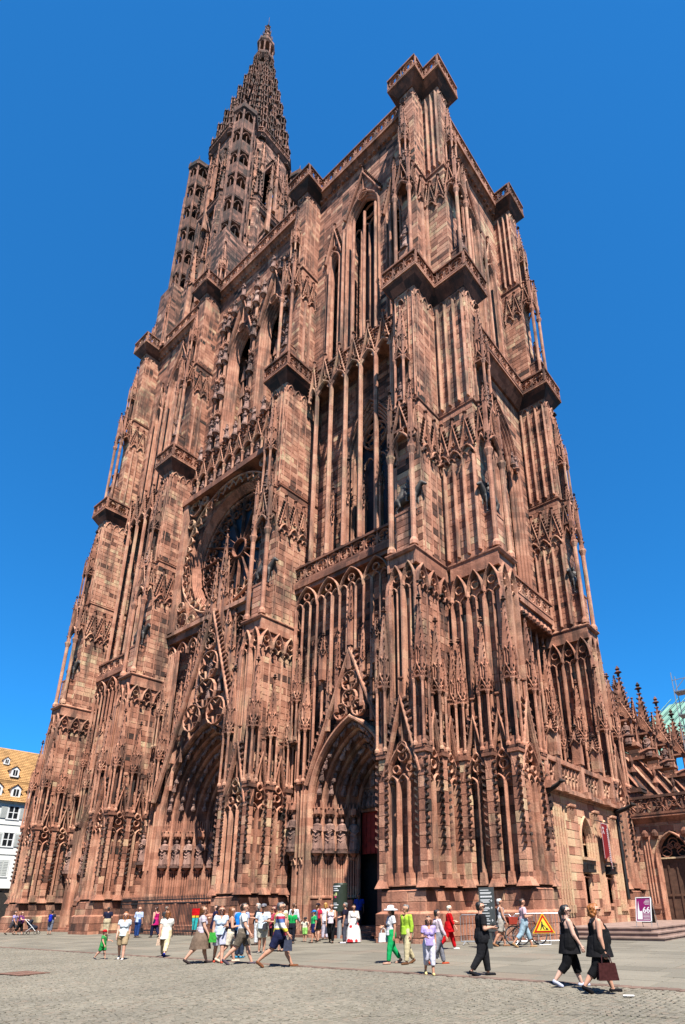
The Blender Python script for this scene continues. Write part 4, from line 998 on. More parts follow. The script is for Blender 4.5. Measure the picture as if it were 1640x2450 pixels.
for k in range(8): ob('octagon_wall',OF[k%3],Tw,(0,0,0),k*math.pi/4)
m=MB(); m.lathe(0,0,[(AP-.9,0),(AP-.9,21),(AP-1.2,21)],8,.3); m.lathe(0,0,[(1.5,21),(1.3,37)],8,.3); ob('octagon_core',m.mesh('octagon_core',DARK),Tw)  # dark solid added behind the openings; its colour paints their inner shade
def turret(m):
    n=6; r=1.45
    for k in range(n):
        a=2*math.pi*(k+.5)/n; x,y=r*math.cos(a),r*math.sin(a); m.shaft(x,y,0,36.5,.17,5,.55,False); m.shaft(x*1.12,y*1.12,0,30,.07,4,.5,False)
        m.frus((x*1.1-.16,x*1.1+.16,y*1.1-.16,y*1.1+.16),(x*1.1-.02,x*1.1+.02,y*1.1-.02,y*1.1+.02),36.5,38.4,.45)
    for z in (0,4.6,9.2,13.8,18.4,23,27.6,32.2):
        m.lathe(0,0,[(r*.9,z),(r+.1,z+.1),(r+.1,z+.22),(r*.9,z+.3)],6,.38)
        for k in range(n):
            a=2*math.pi*k/n; U=Vector((-math.sin(a),math.cos(a),0)); N=Vector((math.cos(a),math.sin(a),0)); F=Fr(N*r*.87,U,N)
            m.bar(F,arch(.5,.9,3,0,z+3.3),.12,.14,0,.55); m.bar(F,[(0,z+.4),(0,z+3.5)],.08,.1,0,.55); m.prism(F,[(-.55,z+.4),(.55,z+.4),(.55,z+2.3),(-.55,z+2.3)],-.08,.04,.45)
    m.lathe(0,0,[(.3,0),(.3,36)],6,.3)
    m.tube([(.75*math.cos(t*.5),.75*math.sin(t*.5),t*.28) for t in range(130)],.28,4,.3)
    m.lathe(0,0,[(r,36.2),(r+.35,36.6),(r+.35,37.4),(r+.2,37.4)],6,.35)
TUR=piece(turret,'stair_turret',SOOTY)
for sx in (-1,1):
    for sy in (-1,1):
        ob('stair_turret',TUR,Tw,(sx*5.2,sy*5.0,0),math.pi/6*0+math.pi/4)
        for q in range(3): ob('pinnacle',PIN,Tw,(sx*(4.1 if q==0 else 6.6 if q==1 else 6.9),sy*(6.6 if q==0 else 4. if q==1 else 6.6),0),0,(1.2,1.2,1.7 if q<2 else 1.1))
        m=MB(); m.fbox(FW(0,0),-.3,.3,30.5,31.2,-1.5,.0,.4)
        ob('bridge',m.mesh('bridge'),Tw,(sx*4.6,sy*4.6,0),math.atan2(sy,sx)+math.pi/2)
for sx in (-1,1):
    for sy in (-1,1): m=MB(); ashbox(m,sx*5.3-1.6,sx*5.3+1.6,sy*5.2-1.6,sy*5.2+1.6,0,11,'FRLB',tb=.42); ob('turret_base',m.mesh('turret_base',SOOTY),Tw)
for k in range(16):
    a=2*math.pi*(k+.5)/16; rr=AP+.75
    ob('pinnacle',SPIKE,Tw,(rr*math.cos(a),rr*math.sin(a),0 if k%2 else 4),a,(2.0,2.0,1.9 if k%2 else 1.5)); ob('pinnacle',SPIKE,Tw,((rr-.3)*math.cos(a+.12),(rr-.3)*math.sin(a+.12),19),a,(1.7,1.7,1.75))
    ob('pinnacle',SPIKE,Tw,((rr-.3)*math.cos(a+.26),(rr-.3)*math.sin(a+.26),24),a,(1.3,1.3,1.5))
# ---------------- spire
Sp=ob('spire',None,CATH,(TX,TY,103.2))
PR=[(-1,5.45),(3.4,5.0),(7.8,4.4),(12.0,3.75),(16.2,3.1),(20.2,2.45),(23.8,1.9),(27.2,1.45)]
def sturret(m):
    n=6; r=.52
    for k in range(n):
        a=2*math.pi*(k+.5)/n; x,y=r*math.cos(a),r*math.sin(a); m.shaft(x,y,0,4.1,.075,4,.5,False); m.frus((x-.1,x+.1,y-.1,y+.1),(x-.01,x+.01,y-.01,y+.01),4.1,5.1,.35)
    for z in (0,1.9,3.9): m.lathe(0,0,[(r*.8,z),(r+.16,z+.14),(r+.16,z+.26),(r,z+.34)],6,.35)
    m.lathe(0,0,[(.22,0),(.22,4)],5,.25); m.lathe(0,0,[(.45,4.1),(.05,5.6)],6,.4)
ST=piece(sturret,'spire_turret',SOOTY)
for j,(z,r) in enumerate(PR):
    s=.95-.06*j
    for k in range(8):
        a=math.pi/8+k*math.pi/4; x,y=r*math.cos(a)*1.02,r*math.sin(a)*1.02
        ob('spire_turret',ST,Sp,(x,y,z),a,(s,s,s*.95))
        if j<6:
            a2=a+math.pi/4; x2,y2=r*math.cos(a2)*1.02,r*math.sin(a2)*1.02
            for q in ((.33,.67) if j<2 else (.5,)): ob('spire_turret',ST,Sp,(x+(x2-x)*q,y+(y2-y)*q,z+.6),a,(s*.72,s*.72,s*.85))
m=MB()
for k in range(8):
    a=math.pi/8+k*math.pi/4; m.tube([(r*.93*math.cos(a),r*.93*math.sin(a),z) for z,r in PR]+[(1.2*math.cos(a),1.2*math.sin(a),29)],.3,5,.45,.2)
    for (z,r),(z2,r2) in zip(PR[:-1],PR[1:]):
        a2=a+math.pi/4
        for f0 in (0,.5):
            zz=z+(z2-z)*f0; rr=(r+(r2-r)*f0)*.93; m.tube([(rr*math.cos(a),rr*math.sin(a),zz),(rr*math.cos(a2),rr*math.sin(a2),zz)],.16,4,.42)
        for q in (.25,.5,.75):
            A=Vector((r*.92*math.cos(a),r*.92*math.sin(a),z)).lerp(Vector((r*.92*math.cos(a2),r*.92*math.sin(a2),z)),q); Bv=Vector((r2*.92*math.cos(a),r2*.92*math.sin(a),z2)).lerp(Vector((r2*.92*math.cos(a2),r2*.92*math.sin(a2),z2)),q)
            m.tube([A,Bv],.09,4,.45)
m.lathe(0,0,[(4.0,0),(1.0,27)],8,.15)
ob('openwork_cone',m.mesh('openwork_cone',SOOTY),Sp)
m=MB()
m.lathe(0,0,[(1.5,28.5),(2.0,29.2),(2.05,29.8),(1.6,30.)],8,.3)
for k in range(8):
    a=k*math.pi/4; x,y=1.45*math.cos(a),1.45*math.sin(a); m.shaft(x,y,30,33.2,.14,5,.5); m.frus((x-.2,x+.2,y-.2,y+.2),(x-.02,x+.02,y-.02,y+.02),34,35.6,.35)
m.lathe(0,0,[(.5,30),(.5,33)],6,.2); m.lathe(0,0,[(1.6,33.2),(1.85,33.6),(1.85,34.1),(1.2,34.3),(.95,36),(1.05,36.1),(1.05,36.4),(.6,36.6),(.42,38),(.62,38.1),(.62,38.4),(.25,38.6),(.18,39.9),(.45,40.05),(.1,40.4)],8,.4)
m.box(-.75,.75,-.09,.09,39.2,39.45,.3); m.box(-.09,.09,-.75,.75,39.2,39.45,.3); m.lathe(0,0,[(.1,40.3),(.02,43.2)],5,.3)
for z,r in ((36.4,1.05),(38.4,.62)):
    for k in range(8): a=k*math.pi/4; m.frus((r*math.cos(a)-.08,r*math.cos(a)+.08,r*math.sin(a)-.08,r*math.sin(a)+.08),(r*math.cos(a)-.01,r*math.cos(a)+.01,r*math.sin(a)-.01,r*math.sin(a)+.01),z,z+1.1,.35)
ob('lantern',m.mesh('lantern',SOOTY),Sp,(0,0,-.6),0,(.82,.82,1.03))
# ---------------- low annex between the south buttresses
def annex():
    A=ob('annex',None,CATH); X=1.9; F=FS(X,0); k=.911
    yy=lambda y:-23.114+(y+23.114)*k
    zz=lambda z:1.65+(z-1.65)*k
    y0,y1=3.9,13.2; zt=6.75
    W=[(8.15,.78,3.9,5.95),(11.0,.72,3.95,6.0)]      # centre, half width, sill, apex
    low=[(7.55,.42,.75,2.95),(10.6,.46,.75,2.95)]
    m=MB()
    def hole(v):
        return None
    edges=[y0]
    cuts=sorted([(c-a,c+a,'w',s,t) for c,a,s,t in W])
    # piers between the openings
    prev=y0
    for c,a,s,t in W:
        ashlar(m,F,prev,c-a,.3,zt,ch=.4,tb=.58,sp=.16); prev=c+a
    ashlar(m,F,prev,y1,.3,zt,ch=.4,tb=.58,sp=.16)
    for (c,a,s,t),(lc,la,l0,l1) in zip(W,low):
        ashlar(m,F,c-a,c+a,.3,s,ch=.4,tb=.58,hole=lambda v,lc=lc,la=la,l1=l1:(lc-la,lc+la) if v<l1 else None)
        ashlar(m,F,c-a,c+a,t-1.3,zt,ch=.4,tb=.58,hole=hole_f(c,a,t-1.3,1.3))
    ob('wall',m.mesh('annex_wall',WARM),A)
    m=MB()
    for u in [y0+.5+.3*q for q in range(5)]+[9.35+.22*q for q in range(4)]+[12.05+.25*q for q in range(4)]: m.bar(F,[(u,1.6),(u,6.2)],.1,.1,0,.6); m.fbox(F,u-.09,u+.09,1.3,1.65,0,.13,.6)
    for c,a,s,t in W:
        for q in range(3): m.bar(FS(X-.12*q,0),[(c-a+.04*q,s)]+arch(a-.04*q,1.3,6,c,t-1.3)+[(c+a-.04*q,s)],.1,.14,-.02,.6)
        m.bar(FS(X-.4,0),[(c,s),(c,t-.6)],.09,.1,0,.55); m.bar(FS(X-.4,0),[(c-a,t-1.35),(c+a,t-1.35)],.08,.1,0,.55)
        for q in (-1,1): m.bar(FS(X-.4,0),arch(a*.46,.5,4,c+q*a*.48,t-1.35),.07,.09,0,.55)
        m.fbox(F,c-a-.05,c+a+.05,s-.14,s,-.3,.12,.55); 
        m.bar(FS(X-.38,0),[(c-a,s-.9),(c-.15,s-.1),(c+a,s-.9)],.06,.08,0,.5)
    for lc,la,l0,l1 in low: m.bar(F,[(lc-la,l0),(lc-la,l1),(lc+la,l1),(lc+la,l0)],.12,.14,-.03,.5); m.fbox(F,lc-la*.6,lc+la*.6,1.55,1.7,-.1,.12,.45); m.fbox(F,lc-la*.5,lc+la*.5,.75,1.55,-.14,.02,.6)
    for u in (6.4,9.55,12.2):
        for q in range(6): m.frus((X,X+.22,u+.13*q-.36-.05,u+.13*q-.36+.05),(X,X+.04,u+.13*q-.36-.01,u+.13*q-.36+.01),6.2-.12*(q%2),5.55,.5); m.crocket((X+.1,u+.13*q-.36,6.25),(1,0,0),.2,.4)
    ob('tracery',m.mesh('annex_tracery',WARM),A)
    for c,a,s,t in W: m=MB(); m.prism(FS(X-.5,0),[(c-a,s)]+arch(a,1.3,6,c,t-1.3)+[(c+a,s)],-.05,0,.5); ob('window_glass',m.mesh('glass',GLASS),A)
    for lc,la,l0,l1 in low: m=MB(); m.fbox(FS(X-.45,0),lc-la,lc+la,l0-.4,l1,-.05,0,.5); ob('doorway',m.mesh('doorway',DARK),A)  # dark sheet painted as the shade within the slots
    for lc,la in ((7.7,.5),(10.75,.5)):
        m=MB(); m.fbox(F,lc-la,lc+la,3.15,3.3,.02,.34,.3)
        for q in range(7): m.tube([F.p(lc-la+q*la/3,3.3,.3),F.p(lc-la+q*la/3,3.7,.36)],.02,4,.3)
        m.bar(F,[(lc-la,3.7),(lc+la,3.7)],.05,.06,.32,.3); m.fbox(F,lc-la+.05,lc+la-.05,3.3,3.55,.05,.28,.3); ob('window_box',m.mesh('window_box',IRON),A)
    # cornice and balustrade with stepped posts
    m=MB(); m.fbox(F,y0-.2,y1+.1,zt,zt+.12,-.3,.1,.5); m.fbox(F,y0-.2,y1+.1,zt+.12,zt+.3,-.3,.32,.5); m.fbox(F,y0-.2,y1+.1,zt+.3,zt+.42,-.3,.2,.5)
    posts=[y0,5.4,8.4,11.1,13.0]
    for u in posts: m.fbox(F,u-.2,u+.2,zt+.4,zt+2.0,-.22,.2,.55); m.fbox(F,u-.32,u+.32,zt+.1,zt+.45,-.2,.48,.5)
    m.fbox(F,y0-.2,y1+.1,zt+1.62,zt+1.86,-.18,.14,.5)
    for a,b in zip(posts[:-1],posts[1:]):
        n=int((b-a-.4)/.42); L=(b-a-.4)/n
        for q in range(n):
            c=a+.2+(q+.5)*L; m.bar(FS(X-.1,0),[(c-L/2,zt+.42),(c,zt+1.05),(c+L/2,zt+1.62)],.08,.16,0,.55); m.bar(FS(X-.1,0),[(c+L/2,zt+.42),(c,zt+1.05),(c-L/2,zt+1.62)],.08,.16,0,.55); m.bar(FS(X-.1,0),circle(c,zt+1.05,L*.24,6),.06,.14,0,.55,True)
    m.box(-1.5,X,y0,y1,zt-.1,zt+.05,.4); ob('balustrade',m.mesh('balustrade'),A)
    for u in (5.4,8.4,11.1): ob('pinnacle',SPIN,A,(X+.05,u,zt+2.0),0,(1.3,1.3,.7))
    # drain pipe
    m=MB(); m.tube([(X+.1,13.05,6.6),(X+.16,13.0,5.9),(X+.16,13.0,1.9)],.09,6,.3); ob('drain_pipe',m.mesh('drain_pipe',IRON),A)
    for pts,r0,r1 in (([(X+.2,12.9,6.7),(X+.8,12.7,6.8),(X+1.3,12.5,6.95)],.16,.08),([(X+.15,3.8,6.75),(X+.7,3.6,6.9),(X+1.0,3.5,7.05)],.14,.07)):
        m=MB(); rc(m,pts[0],pts[1],r0,r0*.8); rc(m,pts[1],pts[2],r0*.8,r1); rc(m,pts[2],tuple(Vector(pts[2])+Vector((.18,-.04,-.03))),r1*1.5,r1*.7); [rc(m,tuple(Vector(pts[2])+Vector((-.02,q*.07,.1))),tuple(Vector(pts[2])+Vector((-.08,q*.1,.2))),.03,.01) for q in (-1,1)]; ob('gargoyle',remesh_mesh(m,'gargoyle',STAT,.03,1),A)
    # west facing range with the door
    Y=16.0; G=FW(0,Y); m=MB(); x0,x1=1.6,9.5; dc,da=4.05,.98; zt2=6.5
    ashlar(m,G,x0,x1,.3,zt2,ch=.42,tb=.5,sp=.2,hole=lambda v:(dc-da,dc+da) if v<4.2 else ((dc-archw(da,1.45)(v-4.2),dc+archw(da,1.45)(v-4.2)) if v<5.65 else None)); ob('wall',m.mesh('door_wall',WARM),A)
    m=MB()
    for q in range(3): m.bar(FW(0,Y+.14*q),[(dc-da+.05*q,.7)]+arch(da-.05*q,1.45,7,dc,4.2)+[(dc+da-.05*q,.7)],.13,.18,-.03,.6)
    for (u,v,r) in ((-.45,4.55,.3),(.45,4.55,.3),(0,5.05,.28),(-.22,4.85,.16),(.22,4.85,.16)):
        m.bar(FW(0,Y+.35),circle(dc+u,v,r,10),.06,.1,0,.5,True); m.bar(FW(0,Y+.35),[(dc+u-r,v-.1),(dc+u,v+.1),(dc+u+r,v-.15)],.05,.08,0,.5)
    for u in (2.45,2.62,2.79): m.bar(G,[(u,1.6),(u,5.4)],.1,.1,0,.6); m.fbox(G,u-.09,u+.09,1.35,1.65,0,.13,.6)
    for u in (2.62,3.2,4.9): m.lathe(u,Y-.1,[(.03,5.3),(.2,5.45),(.22,5.65),(.08,5.85)],7,.4)
    ob('door_arch',m.mesh('door_arch'),A)
    m=MB(); m.fbox(G,dc-da,dc+da,.65,4.15,-.5,-.38,.4)
    for q in (-.97,-.5,0,.5,.97): m.fbox(G,dc+q*da-.05,dc+q*da+.05,.65,4.15,-.38,-.32,.4)
    for v in (.75,2.1,4.02): m.fbox(G,dc-da,dc+da,v-.07,v+.07,-.38,-.33,.4)
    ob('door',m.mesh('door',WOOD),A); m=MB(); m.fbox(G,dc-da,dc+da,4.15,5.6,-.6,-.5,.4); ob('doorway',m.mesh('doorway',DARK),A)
    m=MB(); m.fbox(G,dc-da,dc+da,4.13,4.22,-.36,-.2,.9); ob('lintel',m.mesh('lintel',WARM),A)
    m=MB(); m.frus((x0,x1,Y-.05,Y+1),(x0,x1,Y-.35,Y+1),zt2-.25,zt2+.05,.4); m.fbox(G,x0,x1,zt2+.05,zt2+.2,-1,.38,.45); parapet(m,FW(0,Y-.2),x0,x1,zt2+.2,zt2+1.35,.16,0,.4,1); parapet(m,FW(0,Y-.18),x0+.45,x1,zt2+.2,zt2+1.35,.1,0,.4,0); m.box(x0,x1,Y,Y+9,zt2-.3,zt2,.4); ob('parapet',m.mesh('range_parapet'),A)
annex()
# ---------------- nave flank
NV=ob('nave',None,CATH)
m=MB(); ashlar(m,FS(-6.5,0),15.5,62,0,17.5,ch=.5,tb=.4); m.box(-14,-6.6,15.5,62,0,17.4,.4); ashlar(m,FS(-11,0),15.5,62,13.,28,ch=.5,tb=.4); m.box(-24,-11.1,15.5,75,0,28,.4); ob('wall',m.mesh('nave_wall'),NV)
def nbut(m):
    # local: x = across the wall axis (towards +X world), y = along the nave
    ashbox(m,-7,.2,-.8,.8,0,11.2,'FRB',tb=.45)
    m.add([(-7,-.8,11.2),(.2,-.8,11.2),(.2,.8,11.2),(-7,.8,11.2),(-7,-.8,19.),(-3.4,-.8,17.),(-3.4,.8,17.),(-7,.8,19.)],[(0,1,5,4),(1,2,6,5),(2,3,7,6),(4,5,6,7)],.42)
    ashlar(m,FW(0,-.81),-7,-3.3,11.2,17,tb=.45); m.tube([(-3.3,-.85,17),(.25,-.85,11.3)],.16,4,.55)
    m.box(-.6,.5,-1.,1.,10.9,11.25,.15); m.frus((-1.6,.55,-.95,.95),(-1.2,-.9,-.5,.5),11.2,13.4,.12)
    m.box(-4.2,-1.1,-1.1,1.1,16.6,16.95,.4); ashbox(m,-4.,-2.9,-.8,.8,16.9,20,'FRB',tb=.4)
    for x in (-2.7,-1.4):
        for y in (-.85,.85): m.shaft(x,y,16.95,19.3,.1,5,.5)
    m.box(-2.9,-1.2,-1.,1.,19.3,19.5,.4)
    gable(m,FW(-2.05,-1.),0,19.4,.9,2.,.2,0,.16,.5,.3,.3,.22)
    gable(m,FS(-1.2,0),0,19.4,.95,2.,.2,0,.16,.5,.3,.3,.22); spirelet(m,-2.05,0,19.5,24.5,.7,9,.4,.36)
    m.tube([(.2,0,10.2),(.9,-.1,10.5),(1.5,-.2,10.35)],.3,6,.3,.14); m.tube([(-1.2,0,15.9),(-.3,0,16.2),(.4,0,16.1)],.28,6,.3,.14)
    m.tube([(-7,0,25),(-5,0,23.5),(-3,0,20)],.35,5,.45); m.lathe(-.2,0,[(.12,11.2),(.12,12.4),(.35,12.8),(.08,13.3),(.2,13.8),(.03,14.4)],6,.25)
NB=piece(nbut,'nave_buttress')
for q in range(6): ob('nave_buttress',NB,NV,(-.8,21.4+6.1*q,0),0,(.95,.75,.92)); 
for q in range(5): ob('statue',STATUE[q],NV,(-2.6,20.1+6.1*q+.6,15.6),0,1.1)
for q in range(12): ob('pinnacle',SPIN,NV,(-6.4,17+q*3.8,17.4),0,(1.6,1.6,1.2))
for q in range(10): ob('pinnacle',SPIN,NV,(-10.8,17+q*4.6,28),0,(1.6,1.6,1.2))
m=MB(); parapet(m,FS(-10.9,0),15.6,62,28,29.1,.16,0,.45); parapet(m,FS(-6.3,0),15.6,62,17.4,18.4,.16,0,.45); ob('parapet',m.mesh('nave_parapet'),NV)
for q in range(9):
    m=MB(); c=18+q*4.9; m.bar(FS(-11,0),[(c-1.4,16)]+arch(1.4,2.4,6,c,23)+[(c+1.4,16)],.3,.3,-.03,.5); m.prism(FS(-11,0),[(c-1.3,16)]+arch(1.3,2.2,6,c,23)+[(c+1.3,16)],-.1,.06,.1); ob('clerestory_window',m.mesh('clerestory_window'),NV)
m=MB(); m.add([(-14,58,19.5),(4,58,19.5),(4,75,19.5),(-14,75,19.5),(-4.6,60,26.6),(8,60,26.4),(8,75,26.4),(-4.6,75,26.6)],[(0,1,5,4),(1,2,6,5),(3,0,4,7),(4,5,6,7)],.5)
for q in range(14): m.tube([(-12+q*1.2,58.,19.9),(-4.2+q*1.0,59.95,27.25)],.06,4,.4)
ob('copper_roof',m.mesh('copper_roof',mat('pale_green_copper',(.22,.40,.32),.6,.2,.8)),NV)
for q in range(7): ob('pinnacle',SPIN,NV,(-3.6+1.4*q,52+q%2,15.5),0,(2.2,2.2,2.0 if q%2 else 1.6))
m=MB(); ashbox(m,-6,8,51.5,53,0,15.8,'F',tb=.4); ob('wall',m.mesh('transept_wall'),NV)
# ---------------- terrace steps by the annex
Tr=ob('terrace',None,kind='structure')
SLB=mat('terrace_sandstone',(.20,.135,.11),.85,.3,2.5,0,.3)
for q in range(3):
    m=MB(); e=.33*(2-q); m.box(-.5,5.9+e,3.62-e,16.38,.1,.42+.165*q-.05,.5); m.box(-.5,5.93+e,3.59-e,16.4,.42+.165*q-.05,.42+.165*q,.5); ob('step',m.mesh('step',SLB),Tr)
# ---------------- scaffold on the nave
Sc=ob('scaffold',None,None,label='grey metal tube scaffold standing against the nave behind the low range',category='scaffold')
ALU=mat('galvanised_tube',(.30,.31,.32),.45,.1,3,.5)
x0,y0=3.2,28.
pp=MB(); pp.tube([(0,0,0),(0,0,1)],.035,5); pu=pp.mesh('pole',ALU)
for ix in range(4):
    for iy in range(2): ob('pole',pu,Sc,(x0+1.6*ix,y0+iy*1.2,.2),0,(1,1,19.5-1.1*ix))
for k in range(7):
    z=6+2.0*k
    if z<19: ob('pole',pu,Sc,(x0,y0,z),0,(1,1,4.9),rot=(0,math.pi/2,0)); ob('pole',pu,Sc,(x0,y0,z+1),0,(1,1,4.9),rot=(0,math.pi/2,0)); ob('pole',pu,Sc,(x0,y0,z),0,(1,1,2.5),rot=(0,math.pi/4,0)); m=MB(); m.box(0,4.8,0,1.1,0,.05,.5); ob('deck',m.mesh('deck',ALU),Sc,(x0,y0+.05,z-.08))
# ================================================================== HOUSE (left)
HS=thing('house','white plastered townhouse with orange tiled roof and grey shutters','house',(-64,0,0))
PLA=mat('white_plaster',(.58,.575,.54),.9,.04,1.); TIL=mat('ochre_roof_tiles',(.31,.17,.065),.85,.3,1.2,0,.3); SHU=mat('grey_shutter',(.36,.37,.35),.7,.08); FRM=mat('white_frame',(.56,.56,.55),.5,.05)
m=MB(); m.box(-12,0,-14,16,4.5,13.75,.5); m.box(-12,.14,-14,16,4.3,4.6,.5); m.box(-12,.1,-14,16,13.55,13.8,.5)
for z in (7.9,11.15): m.box(-12,.06,-14,16,z,z+.14,.5)
for y in (-13.9,-7,-.05,2.2,9.2,15.7): m.box(-12,.05,y,y+.35,4.6,13.55,.5)
ob('wall',m.mesh('house_wall',PLA),HS)
m=MB(); m.box(-12,-.1,-14,16,0,4.3,.5); ob('ground_floor',m.mesh('ground_floor',mat('brown_stone_base',(.15,.10,.07),.9,.25,1.5)),HS)
m=MB(); m.add([(.35,-14,13.7),(.35,16,13.7),(-2.2,16,16.35),(-2.2,-14,16.35)],[(0,1,2,3)],.5); m.box(-2.5,-1.9,-14,16,16.15,16.4,.5); m.add([(-1.95,-14,16.4),(-1.95,16,16.4),(-5.8,16,21.0),(-5.8,-14,21.)],[(0,1,2,3)],.5); m.add([(-5.8,-14,21),(-5.8,16,21),(-12,16,13.5),(-12,-14,13.5)],[(0,1,2,3)],.5); m.add([(.35,16,13.7),(-2.2,16,16.4),(-5.8,16,21),(-12,16,13.5)],[(0,1,2,3)],.5)
roof=ob('roof',m.mesh('roof',TIL),HS)
# tile courses as low relief rows on the visible slopes
tm=MB()
for (x0,z0,x1,z1,n) in ((.37,13.72,-2.18,16.37,12),(-1.93,16.42,-5.78,21.02,20)):
    for r in range(n):
        f0,f1=r/n,(r+1.12)/n; xa,za=x0+(x1-x0)*f0,z0+(z1-z0)*f0; xb,zb=x0+(x1-x0)*f1,z0+(z1-z0)*f1
        y=-2.+.11*(r%2)
        while y<9: tm.add([(xa+.05,y,za+.04),(xa+.05,y+.2,za+.04),(xb,y+.2,zb+.01),(xb,y,zb+.01),(xa,y,za-.02),(xa,y+.2,za-.02)],[(0,1,2,3),(4,5,1,0)],.5); y+=.22
to=ob('tile_courses',tm.mesh('tile_courses',TIL),HS,kind='stuff')
def house_window(yc,z0,z1,open_=True):
    Wn=ob('window',None,HS,(0,yc,0)); F=FS(0,0); m=MB(); w=.56
    for (a,b,c,d) in ((-w-.1,-w,z0,z1),(w,w+.1,z0,z1),(-w-.1,w+.1,z1,z1+.12),(-w-.16,w+.16,z0-.14,z0)): m.fbox(F,a,b,c,d,-.12,.07,.5)
    m.fbox(F,-.05,.05,z0,z1,.014,.045,.5); m.fbox(F,-w,w,(z0+z1)/2-.04,(z0+z1)/2+.04,.014,.043,.5); m.fbox(F,-w,-w+.08,z0,z1,.014,.041,.5); m.fbox(F,w-.08,w,z0,z1,.014,.041,.5)
    ob('frame',m.mesh('frame',FRM),Wn); m=MB(); m.fbox(F,-w,w,z0,z1,.004,.012,.5); ob('pane',m.mesh('pane',GLASS),Wn)
    for s in (-1,1):
        m=MB(); a,b=(w+.12,w+.78) if open_ else (.02,w)
        m.fbox(F,min(s*a,s*b),max(s*a,s*b),z0,z1,.03,.08,.5)
        for q in range(9): zz=z0+.1+(z1-z0-.2)*q/9; m.fbox(F,min(s*(a+.06),s*(b-.06)),max(s*(a+.06),s*(b-.06)),zz,zz+.07,.08,.1,.5)
        ob('shutter',m.mesh('shutter',SHU),Wn)
for yc in (-9.3,-4.7,.9,4.4,7.4): house_window(yc,11.85,13.2); house_window(yc,8.8,10.25); house_window(yc,5.6,7.3,False)
def dormer(yc,z0,x,sc=1):
    D=ob('dormer',None,HS,(x,yc,z0),0,sc); F=FS(.0,0); m=MB(); m.fbox(F,-.5,.5,0,1.1,-1.4,0,.5); m.prism(F,[(-.5,1.1),(0,1.5),(.5,1.1)],-1.4,0,.5); ob('cheek',m.mesh('dormer_wall',FRM),D)
    m=MB(); m.fbox(F,-.28,.28,.2,.98,.0,.012,.5); ob('pane',m.mesh('pane',GLASS),D); m=MB(); m.fbox(F,-.03,.03,.2,.98,.012,.04,.5); ob('frame',m.mesh('frame',FRM),D)
    m=MB(); 
    for s in (-1,1): m.add([(.12,s*.68,1.0),(.12,0,1.58),(-1.8,0,1.58),(-1.8,s*.68,1.0)],[(0,1,2,3),(3,2,1,0)],.5)
    ob('roof',m.mesh('dormer_roof',TIL),D)
for y,z,x,s in ((4.3,14.25,-.2,1.0),(2.35,14.25,-.2,1.0),(6.2,14.25,-.2,1.),(4.4,16.95,-2.0,.85),(-.5,16.95,-2,.85),(3.75,18.6,-3.5,.6),(-3,14.25,-.2,1.)): dormer(y,z,x,s)
for y in (-9,-4.4,.2,4.6,9): m=MB(); m.prism(FS(-.1,0),[(y-1.2,.3),(y-1.2,2.6)]+arch(1.2,1.5,6,y,2.6)[1:-1]+[(y+1.2,2.6),(y+1.2,.3)],.0,.03,.5); ob('archway',m.mesh('archway',DARK),HS)  # flat dark sheets: shade under the arches put into the colour

# ================================================================== HOUSES ROUND THE SQUARE (behind and beside the viewer, added to block low sky light)
def row_house(x,y,rz,w,h,c,label,grp):
    T=thing('townhouse',label,'house',(x,y,0),rz,grp); dp=10
    m=MB(); m.box(-w/2,w/2,0,dp,0,h,.5); ob('wall',m.mesh('wall',mat('render_%d_%d_%d'%c,S0(c),.9,.06,1.)),T)
    m=MB(); m.add([(-w/2,-.4,h-.1),(w/2,-.4,h-.1),(w/2,dp/2,h+7),(-w/2,dp/2,h+7),(w/2,dp+.4,h-.1),(-w/2,dp+.4,h-.1)],[(0,1,2,3),(3,2,4,5),(1,4,2),(0,3,5)],.5); ob('roof',m.mesh('roof',TIL),T)
    wm=MB(); wm.box(-.55,.55,-.03,.06,0,1.7,.5); wme=wm.mesh('window',GLASS); n=int(w/2.6)
    for k in range(n):
        for z in (5.2,8.6,12.): 
            if z+2<h: ob('window',wme,T,(-w/2+(k+.5)*w/n,0,z))
        dm=None
def S0(c): return tuple((v/255)**2.2*.6 for v in c)
hc=[(205,190,160),(190,150,120),(215,205,190),(170,140,110),(200,175,140),(180,165,150),(210,180,150)]
names=['ochre','terracotta','white','brown','sand','grey','peach']
q=0
for k,x in enumerate((-62,-47,-33,-20,-8,30,44,58)): row_house(x,-46,math.pi,13.6,15+(k*37%5),hc[k%7],'%s plastered tiled townhouse facing the west front across the square'%names[k%7],'townhouses facing the west front')
for k,y in enumerate((-34,-20,-6,9,24,39)): row_house(43,y,-math.pi/2,13.6,15+(k*29%4),hc[(k+3)%7],'%s plastered tiled townhouse facing the south flank of the cathedral'%names[(k+3)%7],'townhouses facing the south flank')
